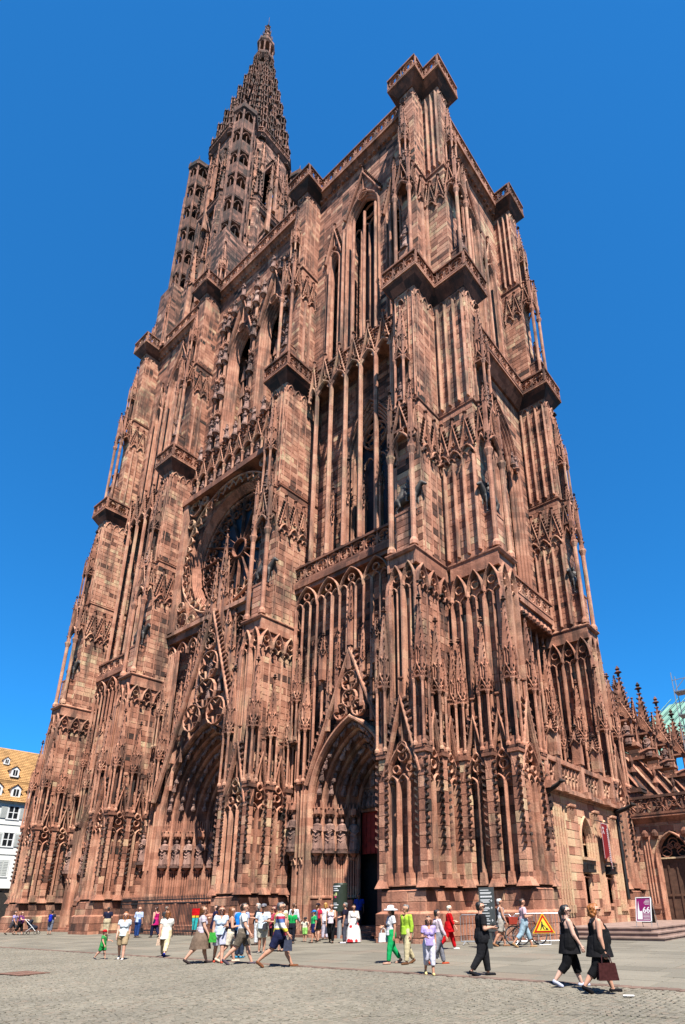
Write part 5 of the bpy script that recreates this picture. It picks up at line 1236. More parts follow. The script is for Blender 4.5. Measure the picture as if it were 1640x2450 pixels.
# ================================================================== PEOPLE
def S(r,g,b): return tuple(((x/255)/12.92 if x<=10 else ((x/255+.055)/1.055)**2.4)*.56 for x in (r,g,b))
def cloth(c,rough=.85): return mat('cloth_%d_%d_%d'%c,S(*c),rough,.24,10.,0,.9,.1)
def banded(name,bands,n,z0=0.,z1=1.):
    if name in MATS: return MATS[name]
    m,t,b,N,L=nodes(name); tc=N('ShaderNodeTexCoord'); sx=N('ShaderNodeSeparateXYZ'); L(tc.outputs['Object'],sx.inputs[0])
    mu=N('ShaderNodeMath'); mu.operation='MULTIPLY'; mu.inputs[1].default_value=n; L(sx.outputs[2],mu.inputs[0])
    fr=N('ShaderNodeMath'); fr.operation='FRACT'; L(mu.outputs[0],fr.inputs[0])
    r=N('ShaderNodeValToRGB'); r.color_ramp.interpolation='CONSTANT'; e=r.color_ramp.elements
    while len(e)<len(bands): e.new(.5)
    for q,(p,c) in zip(e,bands): q.position=p; q.color=(*S(*c),1)
    L(fr.outputs[0],r.inputs[0]); L(r.outputs[0],b.inputs['Base Color']); b.inputs['Roughness'].default_value=.85
    MATS[name]=m; return m
SKIN=[mat('skin_%d'%k,c,.55,.06,12.,0,0,.3) for k,c in enumerate(((.42,.225,.155),(.36,.18,.115),(.30,.14,.085),(.46,.28,.215),(.11,.055,.035)))]
def hand_mesh():
    m=MB()   # wrist at origin, fingers towards -z, palm facing +x (inwards), thumb towards -y
    rc(m,(0,0,.005),(0,0,-.03),.024,.027,8); rc(m,(0,-.016,-.05),(0,-.016,-.085),.018,.015,8); rc(m,(0,.016,-.05),(0,.016,-.085),.018,.015,8); rc(m,(0,0,-.03),(0,0,-.08),.022,.018,8)
    for k,(y,l) in enumerate(((-.031,.072),(-.0105,.082),(.0105,.076),(.031,.058))):
        a=(0,y,-.09); b=(.006,y*1.08,-.09-l*.5); c=(.024,y*1.05,-.09-l*.93); rc(m,a,b,.0095,.0088,7); rc(m,b,c,.0088,.0072,7)
    rc(m,(.004,-.026,-.035),(.018,-.052,-.065),.013,.011,7); rc(m,(.018,-.052,-.065),(.03,-.058,-.095),.0105,.008,7)
    return remesh_mesh(m,'hand',SKIN[0],.0062,1,.5)
HAND=hand_mesh()
def cone(mb,a,b,r0,r1,n=12):
    a,b=Vector(a),Vector(b); d=(b-a).normalized(); x=d.cross(Vector((0,0,1)) if abs(d.z)<.9 else Vector((1,0,0))).normalized(); y=d.cross(x); vs=[]
    for c,r in ((a,r0),(b,r1)):
        for k in range(n): vs.append(tuple(c+(x*math.cos(2*math.pi*k/n)+y*math.sin(2*math.pi*k/n))*r))
    mb.add(vs,[(k,(k+1)%n,n+(k+1)%n,n+k) for k in range(n)]+[tuple(range(n-1,-1,-1)),tuple(range(n,2*n))],.5)
def rgt(a): 
    r=Vector((math.cos(YAW),math.sin(YAW))); f=Vector((-math.sin(YAW),math.cos(YAW))); d=r*math.cos(a)+f*math.sin(a); return math.atan2(d.y,d.x)+math.pi/2
def person(label,x,y,H,head,top,bot,hair,pose='walk',arms='swing',fat=1.,fem=False,skin=0,shoe=(60,50,45),hat=None,glasses=None,z=None,ph=1,stride=.40,child=False,lean=0.):
    H*=.945; s=H; near=math.hypot(x-CAM[0],y-CAM[1])<21; vx=.0105 if near else .017
    P={}; hw=.052*(1.05 if fem else 1); sw=(.098 if fem else .112)*(1+(fat-1)*.4); hs=1.22 if child else 1.0
    hipz,shz=.515,.80
    def J(u,v,w): return (u*s,v*s,w*s)
    legs={}
    for q,sd in ((1,-1),(-1,1)):
        if pose=='walk':
            th=(stride if sd*ph>0 else -stride*.95); kb=.10 if th>0 else .42
        else: th=.03*sd*ph; kb=.04
        hip=Vector((sd*hw,0,hipz)); kn=hip+Vector((0,-math.sin(th)*.24,-math.cos(th)*.24)); t2=th-kb; an=kn+Vector((sd*.004,-math.sin(t2)*.235,-math.cos(t2)*.235))
        legs[sd]=[hip,kn,an,t2,th]
    low=min(l[2].z for l in legs.values())-.04
    for l in legs.values():
        for k in range(3): l[k].z-=low
    hipz-=low; shz-=low
    ln=lean; tp=lambda v:Vector((v.x,v.y-(v.z-hipz)*ln,v.z))
    A={}
    for sd in (-1,1):
        sh=tp(Vector((sd*sw,.0,shz))); 
        a=arms if isinstance(arms,str) else arms[0 if sd<0 else 1]
        if a=='swing': w=-legs[sd][4]*.8 if pose=='walk' else .05; el=sh+Vector((sd*.022,-math.sin(w)*.17,-math.cos(w)*.17)); wr=el+Vector((0,-math.sin(w+.3)*.145,-math.cos(w+.3)*.145))
        elif a=='down': el=sh+Vector((sd*.03,.012,-.172)); wr=el+Vector((0,-.03,-.145))
        elif a=='fold': el=sh+Vector((sd*.035,-.01,-.168)); wr=el+Vector((-sd*.055,-.125,.02))
        elif a=='up': el=sh+Vector((sd*.1,-.06,-.10)); wr=el+Vector((-sd*.06,-.04,.15))
        elif a=='reach': el=sh+Vector((sd*.03,-.07,-.15)); wr=el+Vector((sd*.0,-.13,.0))
        elif a=='back': el=sh+Vector((sd*.03,.08,-.15)); wr=el+Vector((-sd*.03,-.03,-.13))
        A[sd]=(sh,el,wr)
    hc=tp(Vector((0,-.008,shz+.128)))
    def body_torso(m,g):
        f=fat
        for sd in (-1,1):
            rc(m,J(sd*.040*f,0,hipz+.02),tuple(tp(Vector((sd*.034*f,-.004,hipz+.14)))*s),(.068*f+g)*s,(.058*f+g)*s); rc(m,tuple(tp(Vector((sd*.034*f,-.004,hipz+.14)))*s),tuple(tp(Vector((sd*.052,-.002,shz-.04)))*s),(.058*f+g)*s,(.064*f**.5+g)*s)
            rc(m,tuple(tp(Vector((sd*.052,0,shz-.04)))*s),tuple(tp(Vector((sd*(sw-.02),0,shz-.005)))*s),(.06+g)*s,(.034+g)*s)
            if fem: rc(m,tuple(tp(Vector((sd*.042,-.045*f,shz-.09)))*s),tuple(tp(Vector((sd*.042,-.052*f,shz-.1)))*s),(.042*f+g)*s,(.036*f+g)*s)
        if fat>1.15: rc(m,J(0,-.045*f,hipz+.08),J(0,-.045*f,hipz+.14),(.075*f+g)*s,(.07*f+g)*s)
    m=MB(); body_torso(m,0)
    for sd,(hip,kn,an,t2,th) in legs.items():
        f=fat**.6
        rc(m,tuple(hip*s),tuple(kn*s),.062*f*s,.040*f*s); rc(m,tuple(kn*s),tuple((kn+(an-kn)*.35+Vector((0,.012,0)))*s),.038*f*s,.038*f*s); rc(m,tuple((kn+(an-kn)*.35+Vector((0,.012,0)))*s),tuple(an*s),.036*f*s,.022*s)
        fd=Vector((0,-math.cos(min(0,t2)*.9),math.sin(min(0,t2)*.9))); tip=an+fd*.088+Vector((0,0,-.026)); rc(m,tuple((an+Vector((0,.018,-.022)))*s),tuple(tip*s),.022*s,.019*s)
        l=(an,tip); legs[sd].append(tip)
    for sd,(sh,el,wr) in A.items():
        f=fat**.5; rc(m,tuple(sh*s),tuple(el*s),.033*f*s,.027*f*s); rc(m,tuple(el*s),tuple(wr*s),.027*f*s,.017*s)
    rc(m,tuple(tp(Vector((0,0,shz)))*s),tuple((hc+Vector((0,.01,-.05)))*s),.034*s,.029*s)
    k=hs
    rc(m,tuple((hc+Vector((0,.012,.018*k)))*s),tuple((hc+Vector((0,-.006,.016*k)))*s),.054*k*s,.052*k*s); rc(m,tuple((hc+Vector((0,-.012,-.02*k)))*s),tuple((hc+Vector((0,-.024,-.044*k)))*s),.042*k*s,.026*k*s)
    rc(m,tuple((hc+Vector((0,-.052*k,.004)))*s),tuple((hc+Vector((0,-.066*k,-.012)))*s),.007*s,.009*s)
    for sd in (-1,1): rc(m,tuple((hc+Vector((sd*.052*k,.004,-.004)))*s),tuple((hc+Vector((sd*.054*k,.008,.012)))*s),.009*s,.011*s)
    me=remesh_mesh(m,'body',SKIN[skin],vx*s/1.7,3)
    bm=bmesh.new(); bm.from_mesh(me)
    for sd,(sh,el,wr) in A.items():
        d=(wr-el).normalized(); d=(d*.75+Vector((0,0,-.35))).normalized() if d.z<.3 else d
        zA=-d; yA=Vector((0,1,0))-zA*zA.y; yA.normalize(); xA=yA.cross(zA); mt=Matrix((xA*(-sd),yA,zA)).transposed().to_4x4()
        sc=s/1.72*(1.05); mt=Matrix.Translation(wr*s)@mt@Matrix.Scale(sc,4)
        hm=HAND.copy(); hm.transform(mt); 
        if sd>0: hm.flip_normals()
        bm.from_mesh(hm); bpy.data.meshes.remove(hm)
    bm.to_mesh(me); bm.free(); me.polygons.foreach_set('use_smooth',[True]*len(me.polygons))
    zg=(gz(x,y)+.02) if z is None else z
    B=ob('person',me,None,(x,y,zg),rgt(math.radians(head)),label=label,category='person')
    # shirt
    kind,col_,slv=top
    tm=col_ if not isinstance(col_,tuple) else cloth(col_)
    m=MB(); g=.011; body_torso(m,g)
    if fem or kind=='loose': cone(m,J(0,-.006,hipz+.12),J(0,-.004,hipz-(.02 if kind!='tunic' else .11)),.088*fat*s,(.106 if kind!='tunic' else .124)*fat*s,20)
    if slv>0:
        for sd,(sh,el,wr) in A.items():
            f=fat**.5
            if slv<1: e=sh+(el-sh)*slv*1.0; cone(m,tuple(sh*s),tuple(e*s),(.043*f)*s,(.044*f)*s); rc(m,tuple(sh*s),tuple((sh+(el-sh)*.2)*s),.044*f*s,.043*f*s)
            else: rc(m,tuple(sh*s),tuple(el*s),.043*f*s,.038*f*s); e=el+(wr-el)*min(1,slv-1); cone(m,tuple(el*s),tuple(e*s),.037*f*s,.030*f*s)
    sm=remesh_mesh(m,'shirt',tm,vx*s/1.7,2); 
    # neckline and hem: drop faces above the collar / arm holes of sleeveless tops
    bm=bmesh.new(); bm.from_mesh(sm); zt=(shz+.035)*s; zn=(shz-.03)*s
    def cut(f):
        c=f.calc_center_median()
        if c.z>zt: return True
        if abs(c.x)<.045*s and c.z>zn+(abs(c.x)/.045)**2*.05*s and c.y<0.0: return True
        if slv==0 and abs(c.x)>(sw-.018)*s and c.z>(shz-.085)*s: return True
        if slv==0 and c.z>(shz-.02)*s and abs(c.x)<.055*s: return True
        return False
    bmesh.ops.delete(bm,geom=[f for f in bm.faces if cut(f)],context='FACES'); bm.to_mesh(sm); bm.free()
    ob('shirt' if kind!='tunic' else 'tunic',sm,B)
    # lower garment
    bk,bc=bot; bmat=bc if not isinstance(bc,tuple) else cloth(bc)
    if bk in ('long','capri','shorts'):
        m=MB(); g=.013
        for sd in (-1,1): rc(m,J(sd*.040*fat,0,hipz+.05),J(sd*.042*fat,.004,hipz-.03),(.068*fat+g)*s,(.072*fat+g)*s)
        for sd,L in legs.items():
            hip,kn,an,t2,th=L[:5]; f=fat**.6; w=1.0 if bk!='shorts' else 1.12
            if bk=='shorts': e=hip+(kn-hip)*.86; cone(m,tuple((hip+Vector((0,0,.02)))*s),tuple(e*s),(.066*f+g)*s,(.058*f)*w*s)
            else:
                rc(m,tuple(hip*s),tuple(kn*s),(.062*f+g)*s,(.044*f+g)*s); e=kn+(an-kn)*(.92 if bk=='long' else .5); cone(m,tuple(kn*s),tuple(e*s),(.043*f+g)*s,(.040 if bk=='long' else .046)*f*s); rc(m,tuple(kn*s),tuple((kn+(an-kn)*.1)*s),(.043*f+g)*s,(.043*f+g)*s)
        pm=remesh_mesh(m,'trousers',bmat,vx*s/1.7,2); bm=bmesh.new(); bm.from_mesh(pm); bmesh.ops.delete(bm,geom=[f for f in bm.faces if f.calc_center_median().z>(hipz+.085)*s],context='FACES'); bm.to_mesh(pm); bm.free()
        ob('trousers' if bk!='shorts' else 'shorts',pm,B)
    if bk in ('skirt','dress','maxi'):
        m=MB(); n=28; zl={'skirt':hipz-.25,'dress':hipz-.2,'maxi':.035}[bk]; prof=[]
        for q in range(9):
            t=q/8; zz=(hipz+.10)+(zl-(hipz+.10))*t; r=(.082+.05*min(1,t*2)+.03*t*(1.6 if bk=='maxi' else .6))*fat; prof.append((zz,r,t))
        vs=[];fs=[]; st=max(abs(legs[1][2].y-legs[-1][2].y),0)*.5
        for zz,r,t in prof:
            for kk in range(n):
                a=2*math.pi*kk/n; rr=r*(1+.06*t*math.sin(7*a+1)+.03*t*math.sin(11*a)); vs.append((rr*1.08*math.cos(a)*s,rr*(.92+st*t*1.6)*math.sin(a)*s,zz*s))
        for j in range(8):
            for kk in range(n): fs.append((j*n+kk,(j+1)*n+kk,(j+1)*n+(kk+1)%n,j*n+(kk+1)%n))
        m.add(vs,fs,.5); ob('skirt',m.mesh('skirt',bmat,True),B)
    # shoes
    for sd,L in legs.items():
        m=MB(); an,tip=L[2],L[5]; fz=Vector((0,.02,-.024)); rc(m,tuple((an+fz)*s),tuple((tip+Vector((0,-.004,-.002)))*s),.0265*s,.0235*s)
        sh_=remesh_mesh(m,'shoe',cloth(shoe),.010*s/1.7,1); bm=bmesh.new(); bm.from_mesh(sh_)
        for v in bm.verts: v.co.z=max(v.co.z,.004)
        bm.to_mesh(sh_); bm.free(); ob('shoe',sh_,B)
    # hair
    hcol,style=hair
    hm=mat('hair_%d_%d_%d'%hcol,S(*hcol),.5,.3,40.,0,.3,.4)
    m=MB(); 
    def rch(a,b,r0,r1): rc(m,tuple((hc+Vector(a))*s),tuple((hc+Vector(b))*s),r0*s,r1*s)
    if style!='bald':
        rch((0,.021*k,.028*k),(0,-.006*k,.043*k),.0555*k,.041*k); rch((0,.03*k,.0),(0,.033*k,-.02*k),.046*k,.036*k)
        if style=='curly':
            for q in range(26):
                a=q*2.4; zz=.05-.1*(q/26); rch((.058*math.cos(a),.02+.05*abs(math.sin(a)),zz),(.066*math.cos(a),.024+.055*abs(math.sin(a)),zz-.014),.018,.016)
        if style in ('long','bob','curly'):
            zl=-.14 if style=='long' else -.06
            for sd in (-1,1): rch((sd*.042*k,.012,.0),(sd*.045*k,.016,zl*.7),.024,.02)
            rch((0,.036,-.01),(0,.045,zl),.042,.03)
        if style=='pony': rch((0,.06,.02),(0,.085,-.02),.02,.022); rch((0,.085,-.02),(0,.07,-.14),.022,.009)
    else: rch((0,.04,-.012),(0,.038,-.03),.036,.03)
    hm_=remesh_mesh(m,'hair',hm,.011*s/1.7,1); ob('hair',hm_,B)
    # face: eyes and mouth
    m=MB()
    for sd in (-1,1): rc(m,tuple((hc+Vector((sd*.019*k,-.0555*k,.008)))*s),tuple((hc+Vector((sd*.024*k,-.0545*k,.008)))*s),.0042*s,.0042*s,6)
    ob('eyes',m.mesh('eyes',mat('eye_dark',(.02,.015,.012),.3)),B)
    m=MB(); rc(m,tuple((hc+Vector((-.012*k,-.049*k,-.033)))*s),tuple((hc+Vector((.012*k,-.049*k,-.033)))*s),.0045*s,.0045*s,6); ob('mouth',m.mesh('mouth',mat('lips',(.38,.12,.10),.5)),B)
    if glasses:
        m=MB()
        for sd in (-1,1): rc(m,tuple((hc+Vector((sd*.012*k,-.061*k,.007)))*s),tuple((hc+Vector((sd*.031*k,-.058*k,.007)))*s),.011*s,.010*s,8); m.tube([tuple((hc+Vector((sd*.035*k,-.055*k,.01)))*s),tuple((hc+Vector((sd*.056*k,.0,.01)))*s)],.003*s,4)
        ob('glasses',m.mesh('glasses',mat('dark_lens',S(*glasses),.2)),B)
    if hat:
        hk,hcl=hat; m=MB(); c=hc*s
        if hk=='cap': 
            m.lathe(c.x,c.y+.012*s,[(.066*k*s,c.z+.02*s),(.064*k*s,c.z+.05*k*s),(.045*k*s,c.z+.078*k*s),(.01,c.z+.086*k*s)],14,.5); m.fbox(FW(0,c.y-.045*k*s),c.x-.045*s*k,c.x+.045*s*k,c.z+.018*s,c.z+.027*s,0,.06*s*k,.5)
        else: m.lathe(c.x,c.y,[(.15*s,c.z+.0*s),(.12*s,c.z+.022*s),(.068*s,c.z+.032*s),(.062*s,c.z+.08*s),(.03*s,c.z+.095*s),(.005,c.z+.097*s)],22,.5)
        ob('hat',m.mesh('hat',cloth(hcl),True),B)
    B['_w']=0; del B['_w']
    return dict(o=B,A=A,s=s,hipz=hipz,shz=shz,hc=hc,zg=zg)
def at(p,v):
    o=p['o']; c,sn=math.cos(o.rotation_euler.z),math.sin(o.rotation_euler.z); v=Vector(v)*p['s']
    return (o.location.x+c*v.x-sn*v.y,o.location.y+sn*v.x+c*v.y,o.location.z+v.z), o.rotation_euler.z
def backpack(p,c,label,sc=1.):
    m=MB(); rc(m,(0,0,-.16),(0,0,.12),.12*sc,.11*sc); rc(m,(0,.06*sc,-.12),(0,.06*sc,-.02),.08*sc,.075*sc)
    for sd in (-1,1): m.tube([(sd*.09,-.05,.16),(sd*.09,-.17,.17),(sd*.09,-.2,.02),(sd*.1,-.06,-.15)],.018,5)
    loc,rz=at(p,(0,.125,p['shz']-.12)); ob('backpack',remesh_mesh(m,'backpack',cloth(c),.014,1),None,loc,rz,label=label,category='backpack')
def handbag(p,c,label,sd,sz=(.3,.14,.22),drop=.06,shine=.6):
    m=MB(); w,d,h=sz; m.frus((-w/2,w/2,-d/2,d/2),(-w*.42,w*.42,-d*.35,d*.35),-h,0,.5); 
    for s_ in (-1,1): m.tube([(-w*.25,s_*d*.3,0),(-w*.2,s_*.02,drop*.9),(0,0,drop+.03),(w*.2,s_*.02,drop*.9),(w*.25,s_*d*.3,0)],.01,5)
    sh,el,wr=p['A'][sd]; loc,rz=at(p,(wr.x,wr.y,wr.z-.05)); loc=(loc[0],loc[1],loc[2]-drop); ob('handbag',m.mesh('handbag',mat('bag_%d_%d_%d'%c,S(*c),shine,.3,20.)),None,loc,rz+math.pi/2,label=label,category='handbag')
# ------------------------------------------------------------------ the people in the square
STR1=banded('white_mauve_stripes',[(0,(235,228,235)),(.62,(150,120,150))],24)
STR2=banded('purple_white_stripes',[(0,(120,90,190)),(.55,(220,215,235))],16)
STR3=banded('multicolour_bands',[(0,(70,95,160)),(.14,(165,30,60)),(.28,(235,210,60)),(.42,(240,240,238)),(.62,(80,110,170)),(.76,(190,40,75)),(.86,(240,240,235)),(.95,(245,220,120))],1.42)
CHK=banded('pink_check',[(0,(225,165,180)),(.5,(240,210,215))],30)
CAMO=mat('camouflage',S(110,98,84),.9,.5,9.)
POP=None
def poppy():
    m,t,b,N,L=nodes('white_skirt_red_poppies'); tc=N('ShaderNodeTexCoord'); v=N('ShaderNodeTexVoronoi'); v.inputs['Scale'].default_value=4.2; L(tc.outputs['Object'],v.inputs[0])
    r=N('ShaderNodeValToRGB'); r.color_ramp.interpolation='CONSTANT'; e=r.color_ramp.elements; e[0].color=(*S(205,25,35),1); e[1].position=.36; e[1].color=(*S(238,235,232),1)
    L(v.outputs['Distance'],r.inputs[0]); L(r.outputs[0],b.inputs['Base Color']); b.inputs['Roughness'].default_value=.85; return m
BLK=(28,27,30); NAVY=(28,32,58); WHT=(235,236,238); BEI=(196,180,150); GRY=(120,120,122)
Q=person
Q('person in purple striped shirt and grey shorts shading the eyes beside the pram',-36.6,-3.7,1.72,5,('tee',STR2,.6),('shorts',(75,72,80)),((70,50,40),'short'),'walk',('swing','up'),skin=1)
p=Q('woman in purple top and black capri trousers pushing a pram',-35.7,-3.6,1.66,5,('tee',(120,60,120),.4),('capri',BLK),((110,75,50),'bob'),'walk','reach',1.2,True,stride=.28)
p=Q('person in dark top with a bright blue backpack by the buttress plinth',-33.2,-2.6,1.68,95,('tee',(40,45,60),.5),('capri',(120,125,140)),((45,35,30),'short'),'stand','fold')
backpack(p,(30,50,190),'bright blue backpack worn by a person against the cathedral plinth')
Q('man in navy shirt and khaki trousers looking up with his back turned',-25.4,-2.6,1.80,100,('tee',(36,38,62),.65),('long',(205,188,155)),((60,45,38),'short'),'stand','fold',1.05)
p=Q('man in pale blue shirt and blue jeans standing with his back turned',-21.2,-2.9,1.76,75,('loose',(190,205,235),.9),('long',(40,70,130)),((150,95,70),'bald'),'stand','down',1.05)
handbag(p,(35,35,45),'dark shoulder bag at the hip of the man in pale blue shirt',-1,(.24,.1,.26),.2)
Q('toddler in red cap and green dungarees reaching out a hand',-7.79,-11.75,.98,0,('tee',(70,165,90),.5),('shorts',(50,160,80)),((160,110,60),'short'),'walk',('swing','reach'),1.15,child=True,hat=('cap',(200,30,40)),stride=.3,shoe=(60,60,70))
Q('girl in white tee and beige shorts walking beside a toddler',-6.91,-11.55,1.60,285,('tee',(225,235,240),.45),('shorts',(190,165,130)),((165,100,55),'long'),'walk','swing',.95,True,skin=0,shoe=(240,225,215),stride=.22)
Q('woman in magenta tunic and navy trousers in front of the railing',-20.05,-2.5,1.74,150,('tunic',(190,30,110),0),('long',(35,38,70)),((60,35,28),'short'),'walk','swing',1.05,True,stride=.2)
p=Q('woman in white blouse and beige trousers striding off with a handbag',-6.5,-10.2,1.64,100,('tunic',(240,238,228),.5),('long',(225,205,165)),((140,85,45),'bob'),'walk','swing',1.08,True,shoe=(40,50,140),stride=.45)
handbag(p,(205,175,150),'beige handbag of the woman in white blouse and beige trousers',1,(.26,.12,.2),.05)
Q('man in charcoal tee and khaki shorts walking away by the iron railing',-20.0,-1.9,1.76,60,('loose',(70,70,72),.6),('shorts',(130,120,90)),((130,115,105),'short'),'walk','swing',1.1,stride=.25,skin=1)
p=Q('woman in mauve striped tee and brown knee skirt walking',-3.05,-11.15,1.76,20,('tee',STR1,.5),('skirt',(128,108,92)),((120,75,40),'bob'),'walk','swing',1.02,True,shoe=(60,50,50),stride=.34)
# child carrier on her back
loc,rz=at(p,(0,.135,p['shz']-.10)); m=MB(); cc=ob('child_carrier',None,None,loc,rz,.6,label='folded child carrier with red hood and teal side beside the striped-tee woman',category='child carrier')
m.box(-.2,.2,-.18,.18,.38,.72,.5); ob('hood',m.mesh('hood',cloth((205,20,25))),cc)
m=MB(); m.box(-.2,.2,-.16,.16,.28,.375,.5); ob('trim',m.mesh('trim',cloth((235,190,60))),cc)
m=MB(); m.frus((-.12,.12,-.1,.1),(-.19,.19,-.15,.15),-.3,.275,.5); ob('seat',m.mesh('seat',cloth((60,190,190))),cc)
m=MB(); 
for sx in (-1,1): m.tube([(sx*.23,.0,.4),(sx*.2,.05,-.35),(sx*.1,.1,-.6)],.016,5); 
m.tube([(-.1,.1,-.6),(.1,.1,-.6)],.014,5); ob('frame',m.mesh('frame',IRON),cc)
p=Q('woman in sunglasses with pale blue top and denim shorts holding a green leaflet',-2.65,-10.75,1.72,290,('tee',(205,220,240),.3),('shorts',(205,205,225)),((140,75,40),'long'),'walk',('down','fold'),.95,True,glasses=(40,30,30),shoe=(190,80,60),stride=.25)
loc,rz=at(p,(-.13,-.06,p['hipz']-.06)); m=MB(); m.box(-.11,.11,-.006,.006,-.14,.14,.5); ob('leaflet',m.mesh('leaflet',mat('green_print',S(60,170,60),.5,.35,14.)),None,loc,rz,label='green and white folded leaflet held at thigh height',category='leaflet')
p=Q('young woman in navy camisole and cream shorts with sunglasses in her hair',-2.55,-10.45,1.70,25,('tee',(30,32,58),0),('shorts',(225,212,190)),((130,80,45),'long'),'walk',('fold','fold'),.95,True,shoe=(235,205,180),stride=.3)
p=Q('youth in white polo with navy shoulders and camouflage shorts',-1.55,-10.75,1.84,8,('loose',(238,240,244),.62),('shorts',CAMO),((55,38,28),'short'),'walk','swing',.98,shoe=(85,75,85),stride=.42)
m=MB(); body=None
p2=Q('balding man with a sky blue backpack behind the youth in white polo',-3.5,-9.3,1.78,75,('tee',(170,180,215),.5),('long',(50,60,80)),((70,55,45),'bald'),'stand','down',1.08,shoe=(60,150,190)); backpack(p2,(30,125,215),'sky blue backpack of the balding man',1.25)
p=Q('woman in navy sleeveless dress with a violet scarf and orange bag',-14.25,-2.6,1.74,205,('tee',(38,34,70),.25),('dress',(34,32,62)),((45,30,28),'bob'),'stand',('fold','down'),1.,True)
handbag(p,(215,120,50),'orange bag of the woman in the navy dress',1,(.24,.1,.26),.06)
Q('grey-haired woman in black waistcoat and white trousers',-8.3,-4.7,1.78,190,('tee',(50,48,55),.6),('long',WHT),((175,170,165),'bob'),'stand',('down','fold'),1.05,True)
p=Q('man in grey cap pale shirt and beige shorts holding a camera bag',-4.39,-7.64,1.74,265,('loose',(215,228,240),.6),('shorts',(200,195,178)),((120,110,100),'short'),'stand','fold',1.12,hat=('cap',(130,130,138)),glasses=(40,40,45),skin=1,shoe=(130,125,120)); handbag(p,(52,50,58),'black camera bag at the waist of the man in grey cap',1,(.3,.14,.18),.02)
Q('red-haired woman in dark top and black shorts',-5.02,-6.6,1.66,215,('tee',(190,70,90),.2),('shorts',BLK),((95,35,35),'bob'),'stand','fold',1.,True,skin=1,glasses=(60,40,40),shoe=(238,236,235))
p=Q('white-haired woman with a straw-coloured backpack',-7.0,-4.4,1.74,250,('tee',(235,225,200),.3),('long',(225,225,222)),((225,215,190),'short'),'stand','down',1.05,True,glasses=(30,30,30))
p3=Q('woman in olive tee carrying a straw-coloured rucksack',-4.2,-6.9,1.66,60,('tee',(175,165,120),.4),('capri',(60,58,50)),((120,60,45),'short'),'stand','down',1.,True); backpack(p3,(185,175,115),'straw-coloured rucksack in the middle of the group',1.5)
p=Q('tall man in multicoloured striped jumper and navy shorts striding',.13,-10.79,1.86,5,('loose',STR3,1.7),('shorts',(34,38,70)),((95,92,95),'short'),'walk','swing',1.05,glasses=(60,30,25),shoe=(120,75,50),stride=.5,skin=1)
handbag(p,(55,60,80),'dark blue shoulder pouch of the man in the striped jumper',-1,(.24,.1,.28),.06)
Q('boy in bright green tee and black track trousers',-7.36,-3.5,1.48,80,('tee',(30,165,85),.6),('long',(34,36,48)),((120,80,55),'short'),'stand','down',1.,child=False)
Q('man in white long-sleeved shirt near the side portal',-8.7,-2.2,1.78,60,('loose',(235,238,242),1.9),('long',(60,66,82)),((110,75,55),'short'),'walk','swing',stride=.25)
Q('small child in white top and lime shorts with hands to the face',-7.7,-2.4,1.08,250,('tee',(235,230,210),.6),('shorts',(165,225,120)),((60,45,35),'short'),'stand',('up','up'),1.1,child=True,hat=('cap',(60,60,66)))
Q('boy in green tee blue cap and navy shorts',-6.73,-2.8,1.42,210,('tee',(55,190,110),.6),('shorts',(30,38,85)),((90,60,40),'short'),'walk','swing',1.,hat=('cap',(40,130,215)),stride=.2,skin=1)
p=Q('woman in red top and black shorts carrying a grey rucksack',-7.4,-1.9,1.72,60,('tee',(205,40,75),.5),('shorts',(26,26,28)),((130,85,50),'pony'),'stand','down',1.02,True,hat=('cap',(45,38,48))); backpack(p,(95,100,112),'grey rucksack worn over a red top',1.15)
Q('woman in white top and pale trousers with an arm raised',-7.9,-.9,1.74,90,('tee',(240,235,240),.4),('long',(215,205,220)),((205,150,80),'bob'),'stand',('up','down'),1.02,True)
p=Q('woman in pale pink sleeveless top and black trousers',-5.75,-2.7,1.70,265,('tee',(232,215,225),0),('long',(30,30,32)),((60,40,32),'bob'),'walk',('down','reach'),.98,True,stride=.15,skin=1); handbag(p,(60,62,78),'grey bag hanging by the woman in pale pink top',-1,(.2,.1,.26),.05)
Q('grey-haired man in navy polo and slate trousers',-5.08,-2.52,1.72,170,('loose',(36,34,52),.6),('long',(86,86,98)),((125,122,120),'short'),'stand',('fold','down'),1.08,shoe=(225,225,235),skin=1)
Q('man in royal blue shirt standing inside the side portal',-8.33,2.0,1.72,270,('loose',(50,80,190),.6),('long',(45,48,58)),((30,24,22),'short'),'stand','down',1.08,skin=4,z=.74)
Q('woman in white blouse and long skirt with red poppies',-4.79,-2.3,1.62,285,('loose',(238,232,225),1.8),('maxi',poppy()),((28,24,26),'long'),'stand',('down','fold'),1.15,True,skin=1)
p=Q('woman in white sunhat white tee and green trousers',2.51,-8.72,1.60,200,('tee',(232,232,236),.6),('long',(30,175,100)),((60,45,40),'bob'),'walk',('fold','swing'),.95,True,hat=('sun',(240,240,244)),glasses=(50,35,35),stride=.22,shoe=(190,150,130),skin=1); handbag(p,(240,240,238),'white shoulder bag of the woman in sunhat',-1,(.28,.1,.24),.1)
Q('elderly man in lime green shirt and beige trousers looking down',2.98,-8.6,1.63,215,('loose',(178,215,70),1.7),('long',(215,200,160)),((120,115,112),'short'),'walk',('down','swing'),1.05,stride=.18,shoe=(110,75,50),skin=1,lean=.04)
Q('girl in lilac tee and white capri trousers',5.04,-10.42,1.36,275,('loose',(190,170,230),.55),('capri',(226,224,240)),((62,42,34),'long'),'walk',('fold','swing'),.95,True,stride=.15,shoe=(230,205,140),skin=1)
